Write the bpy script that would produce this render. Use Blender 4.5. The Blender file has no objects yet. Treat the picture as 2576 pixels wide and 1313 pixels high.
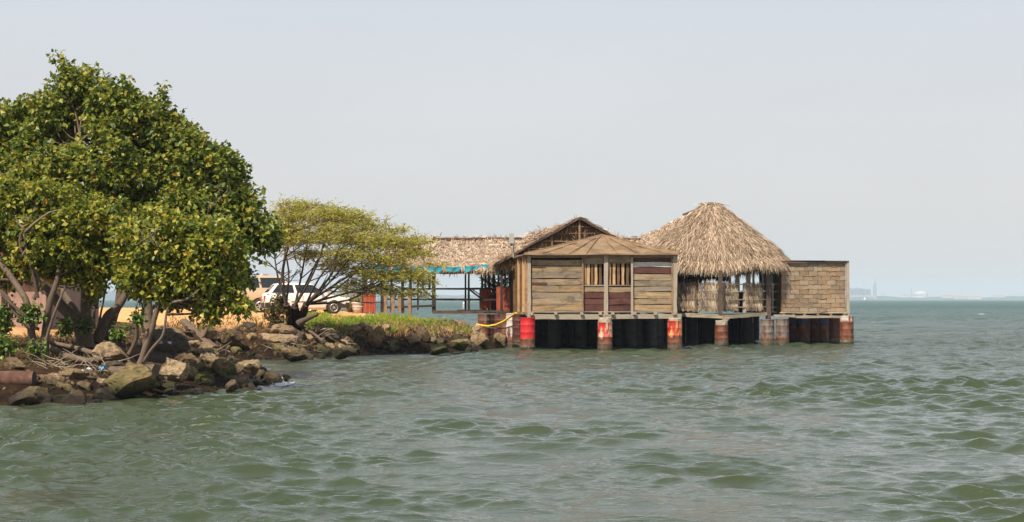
import bpy, bmesh, math, random
import numpy as np
from mathutils import Vector, Matrix

random.seed(7)
rng = np.random.default_rng(7)
SC = bpy.context.scene
COL = SC.collection
R = math.radians

# ------------------------------------------------------------------ survey
# measured positions: (x, y) is a sight line, D the distance along +Y in metres
F0, EYE, CX, HY = 4000.0, 2.0, 1288.0, 753.0
def PX(x, D): return (x - CX) * D / F0
def PZ(y, D): return EYE - (y - HY) * D / F0
def W(x, y, D): return Vector((PX(x, D), D, PZ(y, D)))
def lerp(a, b, t): return a + (b - a) * t

# ------------------------------------------------------------------ mesh builder
class MB:
    def __init__(s):
        s.V = []; s.F = []; s.M = []; s.n = 0
    def add(s, V, F, m=0):
        V = np.asarray(V, dtype=np.float64).reshape(-1, 3)
        F = np.asarray(F, dtype=np.int64)
        s.V.append(V); s.F.append(F + s.n); s.M.append(np.full(len(F), m, dtype=np.int32))
        s.n += len(V)
    def box(s, c, d, m=0, rz=0.0, jit=0.0):
        c = np.array(c, float); d = np.array(d, float) / 2
        V = np.array([[x, y, z] for x in (-1, 1) for y in (-1, 1) for z in (-1, 1)], float) * d
        if jit: V += rng.normal(0, jit, V.shape)
        if rz:
            ca, sa = math.cos(rz), math.sin(rz)
            V = V @ np.array([[ca, sa, 0], [-sa, ca, 0], [0, 0, 1]])
        s.add(V + c, [[0, 1, 3, 2], [4, 6, 7, 5], [0, 4, 5, 1], [2, 3, 7, 6], [0, 2, 6, 4], [1, 5, 7, 3]], m)
    def beam(s, p0, p1, w, h, m=0, up=(0, 0, 1), jit=0.004, seg=1, bow=0.0):
        p0 = np.array(p0, float); p1 = np.array(p1, float)
        t = p1 - p0; L = np.linalg.norm(t); t /= L
        u = np.array(up, float)
        if abs(t @ u) > .95: u = np.array((0, 1.0, 0))
        a = np.cross(t, u); a /= np.linalg.norm(a); b = np.cross(a, t)
        V = []
        for k in range(seg + 1):
            f = k / seg
            c = lerp(p0, p1, f) + b * bow * math.sin(math.pi * f)
            for (i, j) in ((-1, -1), (1, -1), (1, 1), (-1, 1)):
                V.append(c + a * i * w / 2 + b * j * h / 2 + rng.normal(0, jit, 3))
        Fq = [[3, 2, 1, 0], [4 * seg, 4 * seg + 1, 4 * seg + 2, 4 * seg + 3]]
        for k in range(seg):
            o = 4 * k
            for i in range(4):
                j = (i + 1) % 4
                Fq.append([o + i, o + j, o + 4 + j, o + 4 + i])
        s.add(V, Fq, m)
    def tube(s, pts, rad, n=8, m=0, rough=0.0):
        P = np.array([list(p) for p in pts], float)
        k = len(P)
        rad = np.broadcast_to(np.array(rad, float), (k,))
        T = np.gradient(P, axis=0); T /= np.maximum(np.linalg.norm(T, axis=1)[:, None], 1e-9)
        ref = np.array((0, 0, 1.0)) if abs(T[0][2]) < .9 else np.array((1.0, 0, 0))
        a = np.cross(T[0], ref); a /= np.linalg.norm(a)
        V = []
        th = np.linspace(0, 2 * math.pi, n, endpoint=False)
        for i in range(k):
            a = a - T[i] * (a @ T[i]); a /= max(np.linalg.norm(a), 1e-9)
            b = np.cross(T[i], a)
            rr = rad[i] * (1 + (rng.normal(0, rough, n) if rough else 0))
            V.append(P[i] + (np.cos(th) * rr)[:, None] * a + (np.sin(th) * rr)[:, None] * b)
        V = np.concatenate(V)
        Fq = []
        for i in range(k - 1):
            for j in range(n):
                j2 = (j + 1) % n
                Fq.append([i * n + j, i * n + j2, (i + 1) * n + j2, (i + 1) * n + j])
        s.add(V, Fq, m)
        c0 = len(V)
        s.add(np.vstack([V[:n], P[0]]), [[(j + 1) % n, j, n] for j in range(n)], m)
        s.add(np.vstack([V[-n:], P[-1]]), [[j, (j + 1) % n, n] for j in range(n)], m)
    def lathe(s, prof, n=20, m=0, c=(0, 0, 0)):
        th = np.linspace(0, 2 * math.pi, n, endpoint=False)
        V = []
        for r, z in prof:
            for t in th: V.append((c[0] + r * math.cos(t), c[1] + r * math.sin(t), c[2] + z))
        Fq = []
        for i in range(len(prof) - 1):
            for j in range(n):
                j2 = (j + 1) % n
                Fq.append([i * n + j, i * n + j2, (i + 1) * n + j2, (i + 1) * n + j])
        s.add(V, Fq, m)
    def grid(s, P, m=0):
        P = np.asarray(P, float); a, b = P.shape[:2]
        idx = np.arange(a * b).reshape(a, b)
        q = np.stack([idx[:-1, :-1], idx[:-1, 1:], idx[1:, 1:], idx[1:, :-1]], -1).reshape(-1, 4)
        s.add(P.reshape(-1, 3), q, m)
    def build(s, name, mats, parent=None, smooth=False, origin=None):
        V = np.concatenate(s.V)
        off = np.array(parent['_o'][:]) if parent is not None else (np.array(origin, float) if origin is not None else V.mean(0))
        base = off
        me = bpy.data.meshes.new(name)
        me.vertices.add(len(V)); me.vertices.foreach_set('co', (V - base).astype(np.float32).ravel())
        lt = np.concatenate([np.full(len(f), f.shape[1]) for f in s.F])
        li = np.concatenate([f.ravel() for f in s.F])
        me.loops.add(len(li)); me.loops.foreach_set('vertex_index', li.astype(np.int32))
        ls = np.concatenate([[0], np.cumsum(lt)[:-1]])
        me.polygons.add(len(lt)); me.polygons.foreach_set('loop_start', ls.astype(np.int32))
        me.polygons.foreach_set('loop_total', lt.astype(np.int32))
        me.polygons.foreach_set('material_index', np.concatenate(s.M))
        me.polygons.foreach_set('use_smooth', np.full(len(lt), bool(smooth)))
        me.update(calc_edges=True); me.validate()
        for m in (mats if isinstance(mats, (list, tuple)) else [mats]): me.materials.append(m)
        o = bpy.data.objects.new(name, me); COL.objects.link(o)
        o['_o'] = [float(v) for v in base]
        if parent is not None: o.parent = parent
        else: o.location = base
        return o

def thing(name, label, cat, loc, group=None):
    o = bpy.data.objects.new(name, None); COL.objects.link(o)
    o.empty_display_size = .3
    o.location = loc; o['_o'] = [float(v) for v in loc]
    o['label'] = label; o['category'] = cat
    if group: o['group'] = group
    return o
def tag(o, label=None, cat=None, group=None, kind=None):
    if label: o['label'] = label
    if cat: o['category'] = cat
    if group: o['group'] = group
    if kind: o['kind'] = kind
    return o
def dup(root, loc, label=None, group=None, rz=None, scale=None):
    r = root.copy(); COL.objects.link(r); r.location = loc
    if rz is not None: r.rotation_euler = (0, 0, rz)
    if scale is not None: r.scale = scale
    if label: r['label'] = label
    if group: r['group'] = group
    for ch in list(root.children):
        c = ch.copy(); COL.objects.link(c); c.parent = r
        for g in ch.children:
            d = g.copy(); COL.objects.link(d); d.parent = c
    return r

# ------------------------------------------------------------------ materials
class NT:
    def __init__(s, name):
        s.m = bpy.data.materials.new(name); s.m.use_nodes = True
        s.t = s.m.node_tree; s.t.nodes.clear()
        s.out = s.t.nodes.new('ShaderNodeOutputMaterial')
    def n(s, typ, ins=None, **at):
        nd = s.t.nodes.new('ShaderNode' + typ)
        for k, v in at.items(): setattr(nd, k, v)
        for k, v in (ins or {}).items():
            sock = nd.inputs[k]
            if isinstance(v, bpy.types.NodeSocket): s.t.links.new(v, sock)
            else: sock.default_value = v
        return nd
    def ramp(s, fac, stops, interp='LINEAR'):
        nd = s.t.nodes.new('ShaderNodeValToRGB'); cr = nd.color_ramp; cr.interpolation = interp
        while len(cr.elements) < len(stops): cr.elements.new(.5)
        for e, (p, c) in zip(cr.elements, stops):
            e.position = p; e.color = (*c, 1) if len(c) == 3 else c
        s.t.links.new(fac, nd.inputs[0]); return nd.outputs[0]
    def mix(s, fac, a, b, bt='MIX'):
        nd = s.t.nodes.new('ShaderNodeMix'); nd.data_type = 'RGBA'; nd.blend_type = bt; nd.clamp_factor = True
        for sock, v in ((nd.inputs[0], fac), (nd.inputs[6], a), (nd.inputs[7], b)):
            if isinstance(v, bpy.types.NodeSocket): s.t.links.new(v, sock)
            else: sock.default_value = v if not isinstance(v, tuple) else ((*v, 1) if len(v) == 3 else v)
        return nd.outputs[2]
    def math(s, op, a, b=0.0, clamp=False):
        nd = s.t.nodes.new('ShaderNodeMath'); nd.operation = op; nd.use_clamp = clamp
        for sock, v in ((nd.inputs[0], a), (nd.inputs[1], b)):
            if isinstance(v, bpy.types.NodeSocket): s.t.links.new(v, sock)
            else: sock.default_value = v
        return nd.outputs[0]
    def coord(s, kind='Object', scale=(1, 1, 1)):
        tc = s.n('TexCoord'); mp = s.n('Mapping', {'Vector': tc.outputs[kind], 'Scale': scale})
        return mp.outputs[0]
    def wpos(s): return s.n('NewGeometry').outputs['Position']
    def noise(s, vec, scale=5, detail=4, rough=.6, dist=0.0):
        return s.n('TexNoise', {'Vector': vec, 'Scale': scale, 'Detail': detail, 'Roughness': rough, 'Distortion': dist}).outputs[0]
    def bump(s, h, strength=.4, dist=.02):
        return s.n('Bump', {'Height': h, 'Strength': strength, 'Distance': dist}).outputs[0]
    def done(s, col, rough=.8, normal=None, metal=0.0, spec=.3, trans=0.0):
        ins = {'Base Color': col if isinstance(col, bpy.types.NodeSocket) else (*col, 1), 'Roughness': rough, 'Metallic': metal, 'Specular IOR Level': spec}
        if normal is not None: ins['Normal'] = normal
        b = s.n('BsdfPrincipled', ins)
        sh = b.outputs[0]
        if trans:
            tl = s.n('BsdfTranslucent', {'Color': ins['Base Color']})
            ms = s.n('MixShader', {0: trans, 1: sh, 2: tl.outputs[0]}); sh = ms.outputs[0]
        s.t.links.new(sh, s.out.inputs[0]); return s.m

def island_noise_color(t, stops, stain=None, nscale=6, sc=(1, 1, 1), jitter=.5):
    v = t.coord('Object', sc)
    nz = t.noise(v, nscale, 5, .65)
    rnd = t.n('NewGeometry').outputs['Random Per Island']
    f = t.math('ADD', t.math('MULTIPLY', rnd, jitter), t.math('MULTIPLY', nz, 1 - jitter))
    c = t.ramp(f, stops)
    return c, nz, rnd

def wood(name, dark, mid, light, sc=(1.2, 6, 16), nscale=3, rough=.85, jit=.35, stain=.55, alt=None):
    t = NT(name)
    v = t.coord('Object', sc)
    rnd = t.n('NewGeometry').outputs['Random Per Island']
    off = t.n('VectorMath', {0: v, 1: t.n('CombineXYZ', {0: t.math('MULTIPLY', rnd, 37), 1: t.math('MULTIPLY', rnd, 91), 2: t.math('MULTIPLY', rnd, 53)}).outputs[0]}, operation='ADD').outputs[0]
    nz = t.noise(off, nscale, 6, .7, .6)
    f = t.math('ADD', t.math('MULTIPLY', rnd, jit), t.math('MULTIPLY', nz, 1 - jit))
    c = t.ramp(f, [(.25, dark), (.5, mid), (.75, light)])
    big = t.noise(t.coord('Object', (1.3, 1.3, 2.2)), 1.7, 4, .7, .5)
    if alt: c = t.mix(t.ramp(t.noise(off, 1.1, 4, .65, .8), [(.42, (0, 0, 0)), (.58, (.85, .85, .85))]), c, alt)
    c = t.mix(t.ramp(big, [(.5, (0, 0, 0)), (.68, (stain,) * 3)]), c, tuple(x * .38 for x in dark))
    return t.done(c, rough, t.bump(nz, .5, .012))

def plain(name, col, rough=.6, metal=0.0, spec=.4, var=.12, nscale=4):
    t = NT(name)
    nz = t.noise(t.coord('Object'), nscale, 5, .65)
    c = t.mix(t.math('MULTIPLY', nz, 1.0), tuple(x * (1 - var) for x in col), tuple(min(1, x * (1 + var)) for x in col))
    return t.done(c, rough, t.bump(nz, .15, .01), metal, spec)

def leafmat(name, stops, trans=.3, rough=.45, spec=.35):
    t = NT(name)
    rnd = t.n('NewGeometry').outputs['Random Per Island']
    return t.done(t.ramp(rnd, stops), rough, None, 0, spec, trans)

M = {}
M['tan'] = wood('tan_plank', (.09, .058, .032), (.27, .185, .10), (.37, .27, .165), alt=(.175, .14, .105))
M['grey'] = wood('grey_plank', (.065, .056, .048), (.165, .145, .125), (.28, .25, .22), alt=(.26, .18, .10))
M['yellow'] = wood('ochre_plank', (.11, .07, .035), (.34, .21, .095), (.42, .29, .15), alt=(.17, .14, .11))
M['maroon'] = wood('maroon_plank', (.05, .021, .017), (.088, .033, .027), (.125, .055, .042), jit=.15, stain=.6)
M['whitep'] = wood('whitewashed_plank', (.26, .24, .20), (.46, .44, .39), (.58, .56, .50), jit=.1, stain=.2)
M['brown'] = wood('brown_timber', (.085, .05, .03), (.22, .14, .085), (.32, .22, .14), sc=(7, 7, 1.2))
M['brownh'] = wood('brown_crossbeam', (.085, .05, .03), (.21, .135, .085), (.30, .21, .14))
M['pale'] = wood('bleached_post', (.13, .10, .075), (.29, .24, .185), (.38, .33, .27), sc=(9, 9, 1.2), stain=.2)
M['paleh'] = wood('bleached_beam', (.12, .095, .07), (.27, .225, .17), (.37, .32, .25), stain=.25)
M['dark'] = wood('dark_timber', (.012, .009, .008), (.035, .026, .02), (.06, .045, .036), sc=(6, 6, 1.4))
M['darkp'] = wood('dark_post', (.03, .018, .014), (.085, .055, .042), (.13, .09, .07), sc=(6, 6, 1.4))
M['sidewood'] = wood('warm_upright_plank', (.10, .052, .025), (.28, .16, .08), (.42, .27, .15), sc=(12, 12, 1.0), jit=.7)
M['redpanel'] = wood('red_painted_board', (.14, .03, .018), (.30, .062, .034), (.40, .10, .055), sc=(14, 14, .8), jit=.2, stain=.35)
M['bark'] = wood('tree_bark', (.05, .036, .026), (.115, .08, .056), (.19, .145, .11), sc=(5, 5, 1.3), nscale=6, stain=.35)
M['barkdark'] = wood('dark_bark', (.025, .016, .012), (.06, .04, .03), (.12, .085, .065), sc=(5, 5, 1.3), nscale=6)
M['twig'] = plain('dead_twig', (.25, .20, .155), .9)
M['reed'] = wood('woven_reed', (.14, .10, .07), (.31, .23, .16), (.44, .35, .26), sc=(9, 9, 1.5), jit=.6, stain=.25)
M['black'] = plain('black_plastic', (.02, .02, .022), .6)
M['tyre'] = plain('tyre_rubber', (.028, .025, .023), .9)
M['concrete'] = plain('rough_concrete', (.33, .29, .23), .95, var=.35, nscale=7)
M['steelbox'] = plain('grey_enclosure', (.30, .30, .28), .6)
M['rust'] = None

def thatch_mat(name, stops):
    t = NT(name)
    rnd = t.n('NewGeometry').outputs['Random Per Island']
    nz = t.noise(t.coord('Object'), 1.3, 3, .6)
    f = t.math('ADD', t.math('MULTIPLY', rnd, .8), t.math('MULTIPLY', nz, .28))
    return t.done(t.ramp(f, stops), .75, None, 0, .25, .12)
M['thatch'] = thatch_mat('palm_thatch', [(.05, (.075, .047, .03)), (.3, (.21, .142, .093)), (.6, (.41, .30, .208)), (.95, (.65, .52, .39))])
M['thatchp'] = thatch_mat('pale_palm_thatch', [(.05, (.17, .11, .075)), (.3, (.38, .265, .185)), (.6, (.56, .43, .32)), (.95, (.74, .62, .49))])
M['thatchd'] = thatch_mat('brown_palm_thatch', [(.05, (.06, .035, .02)), (.3, (.16, .095, .055)), (.6, (.30, .19, .115)), (.95, (.48, .34, .22))])
M['thatchbase'] = plain('thatch_underlay', (.11, .075, .045), .95, var=.4)

# roof canvas
t = NT('brown_roof_canvas')
v = t.coord('Object', (1, 1, 1))
n1 = t.noise(v, 1.2, 6, .7, .7); n2 = t.noise(t.coord('Object', (6, 1.2, 1.2)), 3, 5, .7)
c = t.ramp(n1, [(.3, (.10, .062, .034)), (.52, (.215, .14, .078)), (.75, (.30, .215, .13))])
c = t.mix(t.ramp(n2, [(.52, (0, 0, 0)), (.7, (.5, .5, .5))]), c, (.14, .09, .055))
M['canvas'] = t.done(c, .85, t.bump(n1, .3, .03))
# concrete blocks
t = NT('grey_concrete_block')
rnd = t.n('NewGeometry').outputs['Random Per Island']
n1 = t.noise(t.coord('Object'), 9, 6, .7); n2 = t.noise(t.coord('Object', (1, 1, .6)), 1.6, 4, .65)
f = t.math('ADD', t.math('MULTIPLY', rnd, .5), t.math('MULTIPLY', n1, .5))
c = t.ramp(f, [(.25, (.16, .122, .088)), (.5, (.205, .16, .115)), (.8, (.27, .22, .165))])
c = t.mix(t.ramp(n2, [(.45, (0, 0, 0)), (.7, (.55, .55, .55))]), c, (.34, .22, .12))
c = t.mix(t.ramp(t.noise(t.coord('Object', (5, 1, 1.5)), 1.8, 5, .7), [(.62, (0, 0, 0)), (.7, (.6, .6, .6))]), c, (.13, .11, .09))
M['block'] = t.done(c, .95, t.bump(n1, .6, .015))
M['mortar'] = plain('brown_mortar', (.30, .165, .08), .95, var=.5, nscale=8)

def drum_mat(name, paint, paint2=None, low=.35, cover=.5):
    """painted steel, rusting lower down, crusted where the tide reaches"""
    t = NT(name)
    tc = t.n('TexCoord').outputs['Object']
    z = t.n('SeparateXYZ', {0: tc}).outputs[2]
    n1 = t.noise(t.coord('Object', (1, 1, .6)), 4.5, 6, .7, .4)
    n2 = t.noise(t.coord('Object', (1, 1, .35)), 2.4, 4, .65, .8)
    rust = t.ramp(n1, [(.3, (.05, .018, .011)), (.5, (.13, .042, .022)), (.72, (.24, .095, .048))])
    p = paint
    if paint2:
        p = t.mix(t.ramp(n2, [(.46, (0, 0, 0)), (.54, (1, 1, 1))]), paint, paint2)
    f = t.math('ADD', t.math('MULTIPLY', t.math('SUBTRACT', z, low), 2.2), t.math('SUBTRACT', n2, 1 - cover))
    c = t.mix(t.ramp(f, [(.1, (0, 0, 0)), (.3, (1, 1, 1))]), rust, p)
    n3 = t.noise(t.coord('Object'), 16, 5, .7)
    crust = t.ramp(n3, [(.35, (.035, .026, .016)), (.55, (.11, .085, .05)), (.75, (.22, .19, .13))])
    f2 = t.math('ADD', t.math('MULTIPLY', z, -5.0), t.math('ADD', n1, .75))
    c = t.mix(t.ramp(f2, [(.0, (0, 0, 0)), (.35, (1, 1, 1))]), c, crust)
    wet = t.ramp(t.math('ADD', z, t.math('MULTIPLY', n1, .12)), [(.08, (.35, .35, .35)), (.22, (1, 1, 1))])
    c = t.mix(1.0, c, wet, 'MULTIPLY')
    return t.done(c, .55, t.bump(t.math('ADD', n1, n3), .4, .015), 0, .4)
DM = {
 'red': drum_mat('red_drum_paint', (.50, .018, .022), None, .42, .62),
 'cream': drum_mat('red_and_cream_drum_paint', (.46, .03, .02), (.46, .38, .27), .45, .6),
 'orange': drum_mat('scuffed_red_drum_paint', (.38, .022, .015), (.55, .26, .09), .5, .62),
 'rust': drum_mat('rusted_drum', (.13, .055, .035), (.20, .14, .10), .8, .4),
 'grey': drum_mat('grey_rusted_drum', (.165, .135, .115), (.11, .058, .045), .3, .65),
 'white': drum_mat('white_and_rust_drum', (.55, .50, .44), (.22, .035, .022), .98, .6),
 'blue': drum_mat('blue_drum_paint', (.03, .09, .22), (.14, .04, .03), .8, .62),
 'dredd': drum_mat('dark_red_drum', (.085, .026, .02), (.06, .026, .02), .2, .7),
 'pale': drum_mat('peeling_white_drum', (.50, .45, .40), (.16, .06, .04), .35, .62),
}
# rock
def rock_mat(name, a, b, c_, moss=.5):
    t = NT(name)
    P = t.wpos(); z = t.n('SeparateXYZ', {0: P}).outputs[2]
    n1 = t.noise(P, 2.2, 7, .72, .3); n2 = t.noise(P, 9, 6, .75); n3 = t.noise(P, 1.1, 4, .6, .6)
    rnd = t.n('ObjectInfo').outputs['Random']
    f = t.math('ADD', t.math('MULTIPLY', n1, .75), t.math('ADD', t.math('MULTIPLY', rnd, .22), t.math('MULTIPLY', n2, .12)))
    col = t.ramp(f, [(.33, a), (.5, b), (.72, c_)])
    holes = t.ramp(n2, [(.36, (.16, .13, .11)), (.54, (1, 1, 1))])
    col = t.mix(.8, col, holes, 'MULTIPLY')
    # algae between the waterline and the splash line
    g = t.math('MULTIPLY', t.ramp(n3, [(.5 - .12 * moss, (0, 0, 0)), (.6, (1, 1, 1))]), t.ramp(z, [(.05, (1, 1, 1)), (.75, (0, 0, 0))]))
    col = t.mix(t.math('MULTIPLY', g, moss * 1.6, True), col, t.mix(n2, (.03, .035, .006), (.12, .125, .02)))
    wet = t.ramp(t.math('ADD', z, t.math('MULTIPLY', n1, .35)), [(.26, (.14, .13, .11)), (.58, (1, 1, 1))])
    col = t.mix(1.0, col, wet, 'MULTIPLY')
    ro = t.ramp(z, [(.1, (.35, .35, .35)), (.3, (.9, .9, .9))])
    return t.done(col, ro, t.bump(t.math('ADD', n1, t.math('MULTIPLY', n2, .8)), 1.0, .12), 0, .35)
M['rock'] = rock_mat('weathered_rock', (.05, .033, .019), (.19, .125, .066), (.38, .265, .15), .5)
M['rockl'] = rock_mat('pale_brown_rock', (.08, .055, .032), (.28, .19, .105), (.46, .34, .215), .4)
M['rockm'] = rock_mat('mossy_rock', (.05, .036, .018), (.20, .14, .065), (.38, .28, .14), 1.0)
M['rockd'] = rock_mat('dark_wet_rock', (.03, .022, .016), (.075, .055, .038), (.14, .105, .07), .6)

# ground
t = NT('orange_dirt')
P = t.wpos(); n1 = t.noise(P, .35, 5, .6); n2 = t.noise(P, 3.5, 6, .7); n3 = t.noise(t.n('Mapping', {'Vector': P, 'Scale': (.4, .05, 1)}).outputs[0], 3, 4, .6)
z = t.n('SeparateXYZ', {0: P}).outputs[2]
sand = t.ramp(t.math('ADD', t.math('MULTIPLY', n2, .4), t.math('ADD', t.math('MULTIPLY', n1, .35), t.math('MULTIPLY', n3, .25))), [(.35, (.42, .20, .075)), (.5, (.62, .33, .135)), (.68, (.74, .46, .23))])
litter = t.ramp(n2, [(.3, (.02, .012, .008)), (.5, (.075, .038, .018)), (.72, (.22, .105, .045))])
k = t.math('ADD', z, t.math('MULTIPLY', t.math('SUBTRACT', n1, .5), .5))
col = t.mix(t.ramp(k, [(1.16, (0, 0, 0)), (1.3, (1, 1, 1))]) if False else t.n('MapRange', {0: k, 1: .92, 2: 1.2}).outputs[0], litter, sand)
wet = t.n('MapRange', {0: z, 1: .3, 2: 1.0, 3: .22, 4: 1.0}).outputs[0]  # low bank coloured dark to stand for shade in the gaps between rocks
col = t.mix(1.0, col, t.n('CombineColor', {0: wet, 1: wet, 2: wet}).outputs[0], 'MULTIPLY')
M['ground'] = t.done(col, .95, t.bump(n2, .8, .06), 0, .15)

# water
t = NT('lake_water')
P = t.wpos()
y = t.n('SeparateXYZ', {0: P}).outputs[1]
b1 = t.noise(t.n('Mapping', {'Vector': P, 'Scale': (1.0, 1.7, 1), 'Rotation': (0, 0, .25)}).outputs[0], 3.2, 5, .62, .5)
b2 = t.noise(t.n('Mapping', {'Vector': P, 'Scale': (1.0, 1.5, 1), 'Rotation': (0, 0, -.3)}).outputs[0], .9, 4, .6, .4)
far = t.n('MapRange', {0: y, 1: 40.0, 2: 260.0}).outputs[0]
mid = t.n('MapRange', {0: y, 1: 25.0, 2: 75.0, 3: .05, 4: .28}).outputs[0]
b3 = t.noise(t.n('Mapping', {'Vector': P, 'Scale': (1.0, 1.6, 1), 'Rotation': (0, 0, .1)}).outputs[0], 8.5, 3, .6, .5)
hgt = t.math('ADD', t.math('ADD', t.math('MULTIPLY', b1, mid), t.math('MULTIPLY', b3, .035)), t.math('MULTIPLY', b2, t.math('MULTIPLY', far, 2.2)))
bp = t.n('Bump', {'Height': hgt, 'Strength': 1.0, 'Distance': .34}).outputs[0]
n3 = t.noise(P, .05, 3, .5)
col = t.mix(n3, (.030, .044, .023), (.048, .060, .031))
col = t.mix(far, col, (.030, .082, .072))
# a rough sea seen at a low angle mirrors less than a flat sheet would: the open lake gets a lower ceiling
top = t.n('MapRange', {0: y, 1: 60.0, 2: 400.0, 3: .96, 4: .28}).outputs[0]
fr = t.math('MINIMUM', t.n('Fresnel', {'IOR': 1.36, 'Normal': bp}).outputs[0], top)
ro = t.n('MapRange', {0: y, 1: 25.0, 2: 300.0, 3: .06, 4: .34}).outputs[0]
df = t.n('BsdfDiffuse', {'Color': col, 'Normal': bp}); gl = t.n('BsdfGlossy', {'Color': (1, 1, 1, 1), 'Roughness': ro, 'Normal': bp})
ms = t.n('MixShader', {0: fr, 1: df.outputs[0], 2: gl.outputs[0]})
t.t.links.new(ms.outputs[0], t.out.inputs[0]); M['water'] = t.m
M['foam'] = plain('white_foam', (.80, .82, .82), .6)

LEAF = [(.0, (.024, .05, .010)), (.25, (.075, .120, .016)), (.5, (.16, .20, .026)), (.78, (.28, .285, .045)), (.96, (.38, .34, .06)), (.99, (.42, .27, .04)), (1.0, (.42, .18, .03))]
LEAF = [(p_, tuple(min(1, x * 1.16) for x in c_)) for p_, c_ in LEAF]
M['leaf'] = leafmat('broad_green_leaf', LEAF, .48, .42, .42)
M['leaf2'] = leafmat('yellow_green_leaf', [(p, (min(1, c[0] * 1.18 + .01), min(1, c[1] * 1.1 + .01), c[2])) for p, c in LEAF], .48, .42, .42)
M['feather'] = leafmat('feathery_olive_leaf', [(0, (.22, .21, .04)), (.4, (.42, .385, .075)), (.75, (.55, .49, .11)), (.95, (.62, .55, .15)), (1, (.36, .50, .07))], .55, .6, .2)
M['bush'] = leafmat('bush_leaf', [(0, (.02, .05, .008)), (.5, (.08, .14, .02)), (1, (.19, .26, .04))], .3)
M['olive'] = leafmat('dry_bush_leaf', [(0, (.035, .03, .012)), (.5, (.09, .075, .028)), (1, (.18, .14, .06))], .2, .8, .1)
M['grass'] = leafmat('green_grass_blade', [(0, (.09, .17, .014)), (.5, (.20, .33, .03)), (.85, (.32, .40, .05)), (1, (.40, .29, .09))], .35, .7, .15)
M['dry'] = leafmat('dry_grass_blade', [(0, (.22, .12, .05)), (.5, (.50, .28, .12)), (1, (.66, .44, .22))], .3, .8, .1)

# ------------------------------------------------------------------ shoreline and ground
def wl(x, y): D = EYE * F0 / (y - HY); return (PX(x, D), D)
SHORE = [wl(-900, 1040), wl(0, 1018), wl(180, 1015), wl(300, 1003), wl(480, 989), wl(640, 976), wl(705, 963), wl(660, 942), wl(590, 926),
         wl(548, 906), wl(640, 903), wl(740, 904), wl(870, 897), wl(960, 890), wl(1100, 887), wl(1200, 883), wl(1278, 873),
         (PX(1290, 70), 70), (PX(1225, 72), 72), (PX(1150, 75), 75), (PX(1090, 82), 82), (PX(1050, 96), 96), (PX(1000, 112), 112), (PX(400, 126), 126), (PX(-1500, 130), 130)]
SH = np.array(SHORE)
SHC = np.vstack([SH, SH[:1]])
def shore_dist(X, Y):
    """signed distance to the shoreline, positive on land"""
    X = np.asarray(X, float); Y = np.asarray(Y, float)
    best = np.full(X.shape, 1e9); inside = np.zeros(X.shape, bool)
    for i in range(len(SHC) - 1):
        a, b = SHC[i], SHC[i + 1]; ab = b - a
        if i < len(SHC) - 2:
            tt = np.clip(((X - a[0]) * ab[0] + (Y - a[1]) * ab[1]) / (ab @ ab), 0, 1)
            best = np.minimum(best, np.hypot(X - a[0] - tt * ab[0], Y - a[1] - tt * ab[1]))
        c = ((a[1] > Y) != (b[1] > Y))
        with np.errstate(divide='ignore', invalid='ignore'):
            inside ^= c & (X < (b[0] - a[0]) * (Y - a[1]) / (b[1] - a[1]) + a[0])
    return np.where(inside, best, -best)
def vnoise(X, Y, s, seed=0):
    """cheap smooth value noise"""
    X = np.asarray(X, float) * s; Y = np.asarray(Y, float) * s
    xi = np.floor(X).astype(int); yi = np.floor(Y).astype(int); fx = X - xi; fy = Y - yi
    fx = fx * fx * (3 - 2 * fx); fy = fy * fy * (3 - 2 * fy)
    def h(a, b):
        v = np.sin(a * 127.1 + b * 311.7 + seed * 74.7) * 43758.5453
        return v - np.floor(v)
    return lerp(lerp(h(xi, yi), h(xi + 1, yi), fx), lerp(h(xi, yi + 1), h(xi + 1, yi + 1), fx), fy) - .5
def H(X, Y):
    d = shore_dist(X, Y)
    w = np.clip((np.asarray(Y, float) - 42) / 9, 0, 1)
    A = np.interp(d, [-6, -1, 0, 1, 2, 3, 6, 10], [-1.5, -.35, -.08, .42, .82, 1.08, 1.37, 1.39])
    B = np.interp(d, [-6, -1, 0, 1, 2, 5, 9, 15, 20], [-1.5, -.3, -.08, .24, .46, .84, 1.12, 1.36, 1.39])
    h = B * (1 - w) + A * w
    rough = np.clip((1.38 - h) * 2.2, .04, 1) * np.clip(h + .3, 0, 1)
    return h + rough * (vnoise(X, Y, 1.1, 3) * .16 + vnoise(X, Y, 3.1, 5) * .07) + vnoise(X, Y, .15, 9) * .04
def hit(x, y, d0=26.0, d1=140.0):
    D = np.arange(d0, d1, .08)
    z = EYE - (y - HY) * D / F0
    g = np.maximum(H((x - CX) * D / F0, D), -.05)
    k = np.argmax(g >= z)
    if g[k] < z[k]: k = len(D) - 1
    return Vector(((x - CX) * D[k] / F0, D[k], float(g[k])))

mb = MB()
gx = np.concatenate([np.arange(-70, -26, 1.5), np.arange(-26, 6.01, .2)]); gy = np.concatenate([np.arange(28, 74, .2), np.arange(74, 138, .8)])
GX, GY = np.meshgrid(gx, gy)
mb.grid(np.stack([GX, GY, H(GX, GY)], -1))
tag(mb.build('ground', M['ground'], None, True, (0, 60, 0)), 'orange dirt headland with a dark littered bank', 'ground', kind='structure')

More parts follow.
